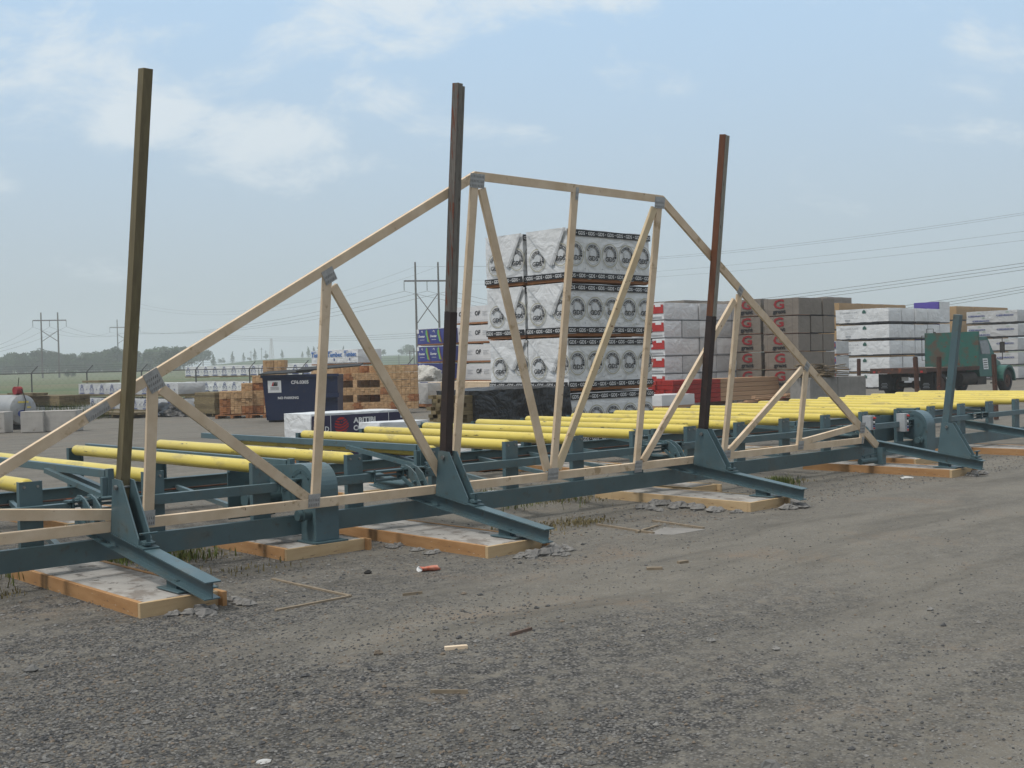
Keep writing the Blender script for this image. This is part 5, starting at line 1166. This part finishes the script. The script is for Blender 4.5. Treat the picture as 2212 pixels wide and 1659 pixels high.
rect(m, oE, rT, ZU, -.14, .24, .22, .28, 3, .0); rect(m, oE, rT, ZU, 0, .14, .235, .265, 2, .003); rect(m, oE, rT, ZU, -.22, -.08, .05, .10, 3, .0)
m.build('badge', [INKB, INKW, INKR, YEL], r)
m = MB(); pc = c_ + dirT * .25 + ZU * (rr + .14); m.tube(pc - ZU * .14, pc + ZU * .12, .05, 12); m.build('riser', DARKM, r)
m = MB(); m.tube(pc + rT * -.10, pc + rT * .12, .13, 16); m.build('pump', DRED, r)
m = MB(); m.tube(pc + ZU * .05 - dirT * .2, oE - dirT * .03 + ZU * .30 + rT * -.02, .016, 8); m.tube(oE - dirT * .03 + ZU * .30 + rT * -.02, oE - dirT * .03 - ZU * .25 + rT * .08, .016, 8); m.tube(pc + ZU * .1, pc + ZU * .42 - rT * .05, .012, 8); m.build('hose', BLACK, r)
for q in (.4, 2.1): m = MB(); p_ = c_ + dirT * q; m.beam(p_ - x_ * .4 - ZU * (zc - .10), p_ + x_ * .4 - ZU * (zc - .10), .12, .2, side=dirT); m.build('saddle', DARKM, r)
d = 36; ab = col(40, d)
dirB = Vector((W(1, 0).x * 0 + 1, 0, 0))
for (u0, u1, d0, lab) in ((41, 90, 36, 'pale concrete block beside the silver tank, middle of three'), (90.6, 161, 36.15, 'pale concrete block right of the tank, nearest the long white packages'), (-60, 6.5, 36.0, 'pale concrete block cut by the left edge, before the tank')):
    ab = col(u0, d0); rB_ = root('concrete_block', ab[0], ab[1], 0, lab, 'concrete block', 'concrete blocks round the silver tank', yaw=-TH + .02)
    w_ = (u1 - u0) * d0 / FPX; m = MB(); m.box(ab[0], ab[0] + w_, ab[1], ab[1] + .65, 0, .64); m.box(ab[0] - .004, ab[0] + w_ + .004, ab[1] - .004, ab[1] + .654, .60, .645); m.build('block', PBLK, rB_, bevel=.02)
# ---- chain-link fence with barbed wire arms
FENM = mat('fence_steel', (.09, .095, .10), (.07, .075, .08), rough=.7)
r = root('wire_fence', *col(150, 57), 0, 'wire mesh fence with slanted barbed wire arms along the grass field', 'fence')
def XY(x_, y_, z_=0): v = Vector((x_, y_, 0)); return Vector((v.dot(A), v.dot(B), z_))
P0 = XY((-420 - 1106) / FPX * 57, 57); P1 = XY((880 - 1106) / FPX * 59.5, 60.0); nf = 11
for i in range(nf + 1):
    q = P0 + (P1 - P0) * (i / nf); m = MB(); m.tube(q, q + ZU * 1.85, .035, 8); b_ = (A * .0 + Vector((0, 0, 0))); off = XY(.28, .1)
    m.tube(q + ZU * 1.85, q + ZU * 2.18 + off, .022, 6); m.build('fence_post', FENM, r)
m = MB(); m.tube(P0 + ZU * 1.83, P1 + ZU * 1.83, .022, 8); m.build('top_rail', FENM, r)
for k in range(3): o_ = XY(.28, .1) * ((k + 1) / 3); m = MB(); m.tube(P0 + ZU * (1.85 + .11 * (k + 1)) + o_, P1 + ZU * (1.85 + .11 * (k + 1)) + o_, .005, 4); m.build('barbed_wire', WIREM, r)
m = MB(); L_ = (P1 - P0).length; D_ = (P1 - P0).normalized(); st = .30; x_ = 0
while x_ < L_ - 1.8:
    for s_ in (0, 1): a_ = P0 + D_ * (x_ + (1.8 if s_ else 0)); b_ = P0 + D_ * (x_ + (0 if s_ else 1.8)); m.beam(a_ + ZU * .02, b_ + ZU * 1.8, .0025, .0025)
    x_ += st
m.build('mesh', WIREM, r)

# ================================================================== FAR BACKGROUND: trees, poles, wires, tower
def tree_proto(seed, hgt, wid, leaf, nblob=9, nleaf=1500, kind='broad'):
    rnd = random.Random(seed); r = bpy.data.objects.new('tree', None); COL.objects.link(r); r['ab'] = (0, 0, 0)
    m = MB(); m.tube((0, 0, -.5), (0, 0, hgt * .55), hgt * .022, 8, r2=hgt * .012)
    blobs = []
    for i in range(nblob):
        if kind == 'broad':
            t = rnd.random(); ang = rnd.random() * 6.28; rad = wid * .36 * math.sqrt(rnd.random())
            c = Vector((rad * math.cos(ang), rad * math.sin(ang), hgt * (.30 + .50 * t))); br = wid * rnd.uniform(.16, .30) * (1.1 - .4 * t)
            br = min(br, hgt - c.z)
        else:
            t = i / (nblob - 1); c = Vector((rnd.uniform(-.1, .1) * wid, rnd.uniform(-.1, .1) * wid, hgt * (.15 + .8 * t))); br = wid * .5 * (1.05 - t) + .1
        blobs.append((c, br)); m.tube((0, 0, hgt * .3), c, hgt * .008, 5, r2=hgt * .003)
    m.build('trunk', BARK, r)
    m = MB()
    for q in range(nleaf):
        c, br = rnd.choice(blobs); dv = Vector((rnd.gauss(0, 1), rnd.gauss(0, 1), rnd.gauss(0, 1))).normalized() * br * rnd.uniform(.55, 1.08)
        dv.z *= .8; p = c + dv; s_ = hgt * rnd.uniform(.018, .042); x_ = Vector((rnd.gauss(0, 1), rnd.gauss(0, 1), rnd.gauss(0, 1))).normalized(); y_ = x_.orthogonal().normalized()
        m.add([p - x_ * s_, p + y_ * s_ * .7, p + x_ * s_, p - y_ * s_ * .7], [(0, 1, 2, 3)])
    m.build('crown', leaf, r); return r
tp_ = [tree_proto(1, 10, 10, LEAF), tree_proto(2, 9, 12, LEAF), tree_proto(3, 11, 8, LEAF), tree_proto(4, 9, 9, LEAFP), tree_proto(5, 8, 3.2, LEAF, kind='cone', nleaf=700), tree_proto(6, 10, 9, LEAF)]
usedt = set()
def put_tree(pi, u_, dd, sc, label, group, dz=0.0):
    x_ = (u_ - 1106) / FPX * dd; p = tp_[pi]
    if pi in usedt: o = copy_tree(p)
    else: o = p; usedt.add(pi)
    q = XY(x_, dd); o.location = W(q.x, q.y, fieldz(x_, dd) + dz); o.scale = (sc * random.uniform(.9, 1.15), sc * random.uniform(.9, 1.15), sc); o.rotation_euler = (0, 0, random.random() * 6.28)
    tag(o, label, 'tree', group)
rnd = random.Random(12)
heights = {0: .9, 30: 1.0, 60: 1.12, 90: 1.25, 120: 1.0, 150: .95, 185: 1.0, 215: 1.1, 240: 1.2, 262: 1.25, 300: 1.0, 330: 1.05, 355: 1.2, 380: 1.15}
def hfun(u_):
    ks = sorted(heights); 
    if u_ <= ks[0]: return .95
    if u_ >= ks[-1]: return heights[ks[-1]]
    for a_, b_ in zip(ks, ks[1:]):
        if a_ <= u_ <= b_: return heights[a_] + (heights[b_] - heights[a_]) * (u_ - a_) / (b_ - a_)
u_ = -130; n_t = 0
while u_ < 400:
    for row in range(3):
        dd = 395 + row * 28 + rnd.uniform(-8, 8); sc = hfun(u_) * rnd.uniform(.60, .85) * (1 + .08 * row)
        put_tree(rnd.choice([0, 1, 2, 3, 5, 0, 1]), u_ + rnd.uniform(-9, 9), dd, sc * .92, 'broad leafy tree in the hazy tree line beyond the far left field', 'trees of the far left tree line'); n_t += 1
    put_tree(rnd.choice([1, 3, 1]), u_ + rnd.uniform(-9, 9), 380 + rnd.uniform(-8, 8), .42 * rnd.uniform(.8, 1.2), 'low scrubby tree at the foot of the far left tree line', 'scrub at the foot of the far left tree line', -.8)
    u_ += 14
for u_, dd, sc, pi in ((370, 350, .8, 1), (398, 440, 1.0, 0), (416, 470, .95, 1), (440, 500, .9, 2), (462, 520, .8, 4)): put_tree(pi, u_, dd, sc, 'tree at the right end of the far tree line', 'trees at the right end of the tree line')
for u_, sc, pi in ((480, .55, 0), (504, 1.0, 4), (528, .75, 4), (540, .3, 1), (552, 1.0, 4), (577, .45, 0), (611, .75, 4), (655, .55, 4), (668, .9, 4), (680, .9, 4), (693, 1.35, 4), (699, .8, 4), (722, .6, 4), (744, .9, 4), (830, .5, 0), (880, .9, 1), (890, .8, 0), (868, .5, 1)):
    put_tree(pi, u_, 660 + rnd.uniform(-15, 15), sc * .85, 'small lone tree on the skyline of the green hill', 'lone trees on the hill skyline')
for u_ in (148, 155): put_tree(1, u_, 300, .22, 'small bush at the foot of the left transmission poles', 'bushes by the left transmission poles')

def hframe(u0, u1, d0, vtop, varm, vins, vx0, vx1, zb, label):
    """two-pole transmission structure; pole tops and arm given by image rows at distance d0"""
    x0 = (u0 - 1106) / FPX * d0; x1 = (u1 - 1106) / FPX * d0; a_ = XY(x0, d0); b_ = XY(x1, d0 + abs(x1 - x0) * .25); um = (u0 + u1) / 2
    r = root('transmission_poles', a_.x, a_.y, zb, label, 'power pole', 'two-pole transmission structures')
    zz = lambda v: zat(um, v, d0); D_ = (b_ - a_); s_ = D_.length; D_ = D_.normalized()
    for q in (a_, b_): m = MB(); m.tube(q + ZU * zb, q + ZU * zz(vtop), .24, 10, r2=.16); m.build('pole', POLEW, r)
    m = MB(); m.beam(a_ - D_ * s_ * .5 + ZU * zz(varm), b_ + D_ * s_ * .5 + ZU * zz(varm), .22, .28); m.build('crossarm', POLEW, r)
    for p, q in ((a_, b_), (b_, a_)): m = MB(); m.tube(p + ZU * zz(vx0), q + ZU * zz(vx1), .085, 6); m.build('cross_brace', POLEW, r)
    ends = []
    for t in (-.5, .5, 1.5):
        p = a_ + D_ * s_ * t + ZU * zz(varm); q = a_ + D_ * s_ * t + ZU * zz(vins); m = MB(); m.tube(p, q, .035, 6)
        n_ = 8
        for i in range(n_): c = p + (q - p) * ((i + .8) / (n_ + 1)); m.tube(c - ZU * .03, c + ZU * .03, .11, 8)
        m.build('insulator', DARKM, r); ends.append(q)
    tops = [a_ + ZU * (zz(vtop) - .8), b_ + ZU * (zz(vtop) - .8)]
    return ends, tops
E1, T1 = hframe(93, 126, 300, 675, 692, 706, 714, 738, .7, 'hazy two-pole transmission structure rising over the far left tree line')
E2, T2 = hframe(257, 287, 420, 690, 707, 718, 722, 742, 2.0, 'distant two-pole transmission structure partly hidden by the olive post')
E3, T3 = hframe(903, 951.5, 215, 566, 606.5, 628.5, 632, 700, 0, 'tall two-pole transmission structure with cross braces left of the second post')
def wire(p, q, sag, label, rad=.03, n=24):
    p = Vector(p); q = Vector(q); m = MB(); prev = p
    for i in range(1, n + 1):
        t = i / n; c = p + (q - p) * t - ZU * sag * 4 * t * (1 - t); m.tube(prev, c, rad, 4, cap=False); prev = c
    solo(m, 'power_line', WIREM, tuple(p), label, 'power line', 'power lines across the sky')
def pt(u, v, d): x_ = (u - 1106) / FPX * d; return XY(x_, d, zat(u, v, d))
for i, (e, t) in enumerate(zip(E2, E3)): wire(e, t, 3.0, 'conductor sagging from the hidden poles to the structure by the second post', .035)
for i, (e, t) in enumerate(zip(E1, E2)): wire(e, t, 2.0, 'thin conductor between the two far left pole structures', .03)
for i, e in enumerate(E1): wire(e, pt(-60, 760 + i * 6, 250), 1.0, 'thin conductor dropping from the left poles out of the left edge', .025)
for i, e in enumerate(E3): wire(e, pt(2300, 602 + i * 6, 150), 5.5, 'conductor from the structure by the second post to the right edge', .035)
for i in range(2): wire(T3[i], pt(2300, 447 + i * 4, 140), 2.0, 'faint upper ground wire running to the right edge', .018)
for i in range(3): wire(pt(480, 724 + i * 4, 330), pt(2300, 556 + i * 7.5, 120), 3.2, 'one of three parallel conductors rising towards the right edge', .03, 32)
for i in range(2): wire(pt(1000, 606 + i * 8, 260), pt(2300, 489 + i * 20, 140), 1.5, 'faint high wire rising to the right above the grey stacks', .018)
for i in range(2): wire(T3[i], pt(300, 655 + i * 8, 330), 5.0, 'faint ground wire from the pole tops down to the left', .018)
# lattice tower
ab = pt(588.5, 771, 900); zt = zat(588.5, 731, 900); r = root('lattice_tower', ab.x, ab.y, 0, 'pale red and white lattice mast far away on the hill skyline', 'lattice tower')
PALER = mat('pale_red_white', (.35, .22, .2), (.4, .38, .37), scale=.15)
m = MB()
for sx in (-1, 1):
    for sy in (-1, 1): m.tube((ab.x + sx * 1.6, ab.y + sy * 1.6, 4), (ab.x + sx * .5, ab.y + sy * .5, zt), .16, 5)
zz = 4.0; k = 0
while zz < zt - 1:
    f0 = 1.6 - 1.1 * (zz - 4) / (zt - 4); f1 = 1.6 - 1.1 * (zz + 1.5 - 4) / (zt - 4); s_ = 1 if k % 2 else -1
    m.tube((ab.x - s_ * f0, ab.y - f0, zz), (ab.x + s_ * f1, ab.y - f1, zz + 1.5), .10, 4); m.tube((ab.x - f0, ab.y + s_ * f0, zz), (ab.x - f1, ab.y - s_ * f1, zz + 1.5), .10, 4); zz += 1.5; k += 1
m.build('mast', PALER, r)
for (u_, v0, v1, dd) in ((567, 775, 751, 600), (576, 775, 757, 600), (544, 776, 758, 600), (887, 787, 757, 300), (896, 790, 752, 260), (863, 782, 766, 400)):
    q = pt(u_, v0, dd); m = MB(); zt_p = zat(u_, v1, dd); m.tube((q.x, q.y, -1), (q.x, q.y, zt_p), .13, 6); w_ = .9; m.beam((q.x - w_ * .7, q.y + w_ * .7, zt_p - .8), (q.x + w_ * .7, q.y - w_ * .7, zt_p - .8), .12, .12)
    solo(m, 'utility_pole', POLEW, (q.x, q.y, 0), 'small distant utility pole with one crossarm on the skyline', 'utility pole', 'small distant utility poles')

# ================================================================== GROUND LITTER, STONES, WEEDS
def stone(mb, x_, y_, z_, s_, rnd, flat=.6, mi_=0):
    n_ = 6; ang = rnd.random() * 6.28; vs = []
    for k, (zz, rr) in enumerate(((-.25, .8), (.35, 1.0), (1.0, .5))):
        for i in range(n_):
            t = ang + 2 * math.pi * i / n_ + k * .3; q = rr * rnd.uniform(.7, 1.2) * s_; vs.append((x_ + q * math.cos(t), y_ + q * .8 * math.sin(t), z_ + zz * s_ * flat * rnd.uniform(.8, 1.2)))
    mb.add(vs, [(j * n_ + i, j * n_ + (i + 1) % n_, (j + 1) * n_ + (i + 1) % n_, (j + 1) * n_ + i) for j in range(2) for i in range(n_)] + [tuple(range(2 * n_, 3 * n_))], mi_)
def smat(name, c): return mat(name, c, tuple(x * 1.25 for x in c), rough=.95, scale=30)
SM = [smat('dark_stone', (.075, .077, .08)), smat('grey_stone', (.135, .135, .132)), smat('pale_stone', (.20, .197, .19)), smat('brown_stone', (.17, .14, .11))]
rnd = random.Random(31); m = MB()
for q in range(60000):
    v = 1080 + (1700 - 1080) * rnd.random() ** .8; u = rnd.uniform(-120, 2330); rr_ = ray(u, v); 
    if rr_.z >= -.02: continue
    p = rr_ * (-CAMH / rr_.z); a_, b_ = p.dot(A), p.dot(B)
    if b_ > 7.9: continue
    dens = mnoise.noise(Vector((a_ * .5, b_ * .9, 8))) * .7 + .50 - .00045 * (u - 700)
    if rnd.random() > max(.10, dens): continue
    s_ = .0045 + .0085 * rnd.random() ** 2 + (.014 if rnd.random() < .006 else 0)
    stone(m, a_, b_, gz(a_, b_) + .001, s_, rnd, .6, rnd.choice([0, 0, 1, 1, 1, 1, 2, 3]))
for q in range(9000):
    a_ = rnd.uniform(-1, 22); b_ = rnd.uniform(7.9, 16) if rnd.random() < .5 else rnd.uniform(7.9, 9.6); stone(m, a_, b_, gz(a_, b_), .007 + .012 * rnd.random() ** 2, rnd, .6, rnd.choice([0, 1, 1, 2, 2, 3]))
tag(m.build('gravel_stones', SM, origin=(0, 0, 0)), kind='stuff', label='loose crushed stones scattered over the gravel yard')
def gp2(u, v, z=0.0): r_ = ray(u, v); p = r_ * ((CAMH - z) / -r_.z); return p.dot(A), p.dot(B)
# broken concrete beside the pads
def rubble(pts, label, seed):
    m = MB(); rnd = random.Random(seed)
    for (a_, b_, s_) in pts:
        for q in range(5): stone(m, a_ + rnd.uniform(-.5, .5) * s_ * 1.6, b_ + rnd.uniform(-.5, .5) * s_ * 1.6, gz(a_, b_), s_ * rnd.uniform(.35, .7), rnd, .55)
    return solo(m, 'concrete_rubble', ROCK, (pts[0][0], pts[0][1], 0), label, 'rubble', 'broken concrete beside the pads')
rubble([(4.0, 7.86, .10), (4.2, 7.84, .12), (4.42, 7.88, .11), (4.5, 8.05, .08), (4.1, 7.7, .06)], 'broken concrete and dirt at the front of the leftmost pad', 1)
rubble([(7.30, 7.80, .13), (7.5, 7.78, .16), (7.72, 7.82, .17), (7.85, 7.95, .12), (7.6, 7.6, .07)], 'grey concrete lumps at the front corner of the second pad', 2)
rubble([(11.0, 9.3, .2), (10.95, 9.0, .2), (11.0, 8.7, .17), (11.0, 8.45, .15), (11.05, 8.2, .12), (10.7, 9.2, .14), (10.6, 9.0, .1)], 'long heap of concrete rubble along the left side of the third pad', 3)
rubble([(11.7, 7.92, .15), (11.95, 7.95, .14), (12.05, 8.1, .12)], 'concrete lumps at the right front corner of the third pad', 4)
rubble([(16.5, 7.95, .16), (16.75, 8.05, .14), (16.3, 7.92, .1), (17.0, 8.2, .09)], 'concrete rubble in front of the fourth pad', 5)
rubble([(6.95, 8.6, .09), (6.95, 8.9, .08), (6.9, 9.2, .1)], 'small rubble along the left side of the second pad', 6)
def stick(p, q, w, h, mt, name, label, cat, n=1, z=0.0):
    m = MB(); m.beam((p[0], p[1], z + h / 2 + gz(*p)), (q[0], q[1], z + h / 2 + gz(*q)), w, h); return solo(m, name, mt, (p[0], p[1], 0), label, cat)
r = root('buried_form_frame', 5.2, 7.5, 0, 'weathered board corner of a buried form flush in the gravel', 'form frame')
for p, q in (((588, 1250), (757, 1287)), ((757, 1287), (595, 1318))):
    p = gp2(*p); q = gp2(*q); m = MB(); m.beam((p[0], p[1], -.02), (q[0], q[1], -.02), .028, .05); m.build('board', STRAW, r)
r = root('buried_form_slab', 9.5, 8.0, 0, 'pale concrete patch with board edges flush in the gravel before the third pad', 'concrete patch')
P_ = [gp2(1440, 1143), gp2(1527, 1142), gp2(1450, 1154), gp2(1330, 1150)]; P_ = [gp2(1433, 1138), gp2(1527, 1142), gp2(1455, 1154), gp2(1398, 1153)]
m = MB(); m.prism([(a_, b_, gz(a_, b_) - .03) for a_, b_ in P_], (0, 0, .034)); m.build('slab', BLK, r)
for p, q in (((1290, 1133), (1412, 1152)), ((1410, 1125), (1520, 1141)), ((1375, 1150), (1420, 1136))):
    p = gp2(*p); q = gp2(*q); m = MB(); m.beam((p[0], p[1], gz(*p) + .005), (q[0], q[1], gz(*q) + .005), .03, .03); m.build('board', STRAW, r)
# crushed can, chips, sticks, paper
p = gp2(920, 1231); m = MB(); n_ = 14; vs = []
for j, t in enumerate((0, .3, .7, 1.0)):
    for i in range(n_):
        an = 2 * math.pi * i / n_; rr = .036 * (1, .8, 1.05, .9)[j] * (1 + .15 * math.sin(3 * an + j)); vs.append((p[0] - .07 + .15 * t + .01 * math.sin(an * 2), p[1] - .06 * t + rr * 1.1 * math.cos(an), gz(*p) + .024 + rr * .62 * math.sin(an)))
m.add(vs, [(j * n_ + i, j * n_ + (i + 1) % n_, (j + 1) * n_ + (i + 1) % n_, (j + 1) * n_ + i) for j in range(3) for i in range(n_)], 0, True); m.add(vs[:n_], [tuple(range(n_))], 1); m.add(vs[-n_:], [tuple(range(n_))], 1)
CANR = mat('can_red', (.55, .10, .05), (.6, .3, .22), rough=.3, scale=18, metal=.2)
solo(m, 'crushed_can', [CANR, INKW], (p[0], p[1], 0), 'crushed red and white drink can on the gravel before the second pad', 'can')
for (u, v, L_, w_, an, mt, lab, cat, nm) in ((961, 1408, .14, .035, .5, SPF, 'pale wood offcut lying alone in the middle gravel', 'wood offcut', 'wood_offcut'), (1103, 1377, .22, .014, -.15, DECKW, 'reddish brown splinter of board in the gravel', 'wood splinter', 'wood_splinter'),
                                (1397, 1229, .13, .05, .7, STRAW, 'small tan wood chip right of the second arm', 'wood chip', 'wood_chip'), (1055, 1062, .2, .05, .5, INKW, 'white curled scrap under the main beam by the second pad', 'scrap', 'paper_scrap'),
                                (1465, 1216, .10, .04, .2, STRAW, 'pale flat chip far right of the can', 'wood chip', 'wood_chip'), (930, 1500, .20, .01, .8, STRAW, 'thin straw-like stick in the lower gravel', 'stick', 'stick'), (870, 1285, .16, .012, .3, STRAW, 'thin stick in the gravel below the can', 'stick', 'stick')):
    p = gp2(u, v); q = (p[0] + L_ * math.cos(an), p[1] - L_ * math.sin(an)); stick(p, q, w_, .02, mt, nm, lab, cat)
for (u, v, s_, mt, lab) in ((816, 1418, .035, SM[3], 'rounded brownish stone left of the pale wood offcut'), (568, 1647, .04, PAPER, 'torn white paper scrap at the bottom edge of the gravel'), (1665, 1655, .06, SM[1], 'large grey stone at the bottom right of the gravel'), (1958, 1032, .11, PAPER, 'flat white plastic scrap before the fourth pad'), (66, 1448, .045, SM[1], 'fist-sized grey stone in the left gravel'),
                        (600, 1468, .022, SM[2], 'small pale stone in the left middle gravel'), (2009, 1315, .03, SM[2], 'pale stone pair in the right gravel'), (1536, 1383, .035, SM[2], 'whitish stone in the right middle gravel'), (1676, 1400, .03, SM[2], 'whitish small stone beyond the large one'), (795, 1237, .04, BLACK, 'small black lump left of the crushed can')):
    p = gp2(u, v); m = MB(); stone(m, p[0], p[1], gz(*p) + .002, s_, random.Random(int(u)), .22 if mt is PAPER else .7); solo(m, 'stone' if mt not in (PAPER, BLACK) else 'litter', mt, (p[0], p[1], 0), lab, 'stone' if mt not in (PAPER, BLACK) else 'litter')
def weeds(spots, label, mt, seed, hgt=.14):
    m = MB(); rnd = random.Random(seed)
    for (a_, b_, ra_, rb_, n_) in spots:
        for q in range(n_):
            x_ = a_ + rnd.gauss(0, ra_ * .5); y_ = b_ + rnd.gauss(0, rb_ * .5); h_ = hgt * rnd.uniform(.3, 1.1); an = rnd.random() * 6.28; le = rnd.uniform(.1, .5) * h_; w_ = .004 + .004 * rnd.random()
            dx_, dy_ = math.cos(an), math.sin(an); px_, py_ = -dy_ * w_, dx_ * w_
            m.add([(x_ - px_, y_ - py_, 0), (x_ + px_, y_ + py_, 0), (x_ + dx_ * le * .5 + px_ * .8, y_ + dy_ * le * .5 + py_ * .8, h_ * .65), (x_ + dx_ * le * .5 - px_ * .8, y_ + dy_ * le * .5 - py_ * .8, h_ * .65), (x_ + dx_ * le, y_ + dy_ * le, h_)], [(0, 1, 2, 3), (3, 2, 4)])
    tag(m.build('weeds', mt, origin=(0, 0, 0)), label, kind='stuff')
weeds([(3.2, 10.4, .5, .4, 500), (4.9, 10.8, .5, .5, 700), (5.5, 11.0, .4, .4, 350), (2.6, 10.1, .3, .2, 150), (5.2, 10.1, .3, .15, 120), (10.2, 11.0, .8, .7, 500), (13.6, 9.4, .35, .15, 500), (1.9, 10.3, .5, .3, 300)], 'green weeds growing in the gravel under the conveyor', GRASSB, 5)
weeds([(8.9, 9.0, .8, .35, 420), (9.3, 8.9, .3, .2, 160), (5.3, 9.2, .5, .3, 90), (8.2, 8.7, .3, .2, 90), (3.4, 9.7, .2, .2, 60), (13.9, 9.5, .6, .2, 220), (5.3, 10.3, .6, .5, 300), (10.8, 10.6, .6, .5, 300)], 'dry brown weeds along the front beam', DRYB, 6, .042)
weeds([(*col(150, 46), 1.4, 1.4, 900), (*col(140, 44.5), .8, 1.0, 500)], 'tall bright green grass between the package rows by the fence', GRASSB, 7, .75)

# ================================================================== AIR
m = MB(); X0, X1, Y0, Y1 = -1500, 1700, -60, 2100
c8 = [XY(x_, y_, z_) for z_ in (-3.5, 62) for x_, y_ in ((X0, Y0), (X1, Y0), (X1, Y1), (X0, Y1))]
m.hexa(c8)
hm = bpy.data.materials.new('haze_air'); hm.use_nodes = True; hn = hm.node_tree; hn.nodes.clear()
ho = nn(hn, 'ShaderNodeOutputMaterial'); hv = nn(hn, 'ShaderNodeVolumePrincipled'); hv.inputs['Density'].default_value = .0010; hv.inputs['Color'].default_value = (.90, .95, .98, 1); hv.inputs['Anisotropy'].default_value = .2
lk(hn, hv.outputs[0], ho.inputs['Volume'])
tag(m.build('haze', hm, origin=(0, 0, 0)), kind='stuff', label='pale haze in the air over the yard and fields')
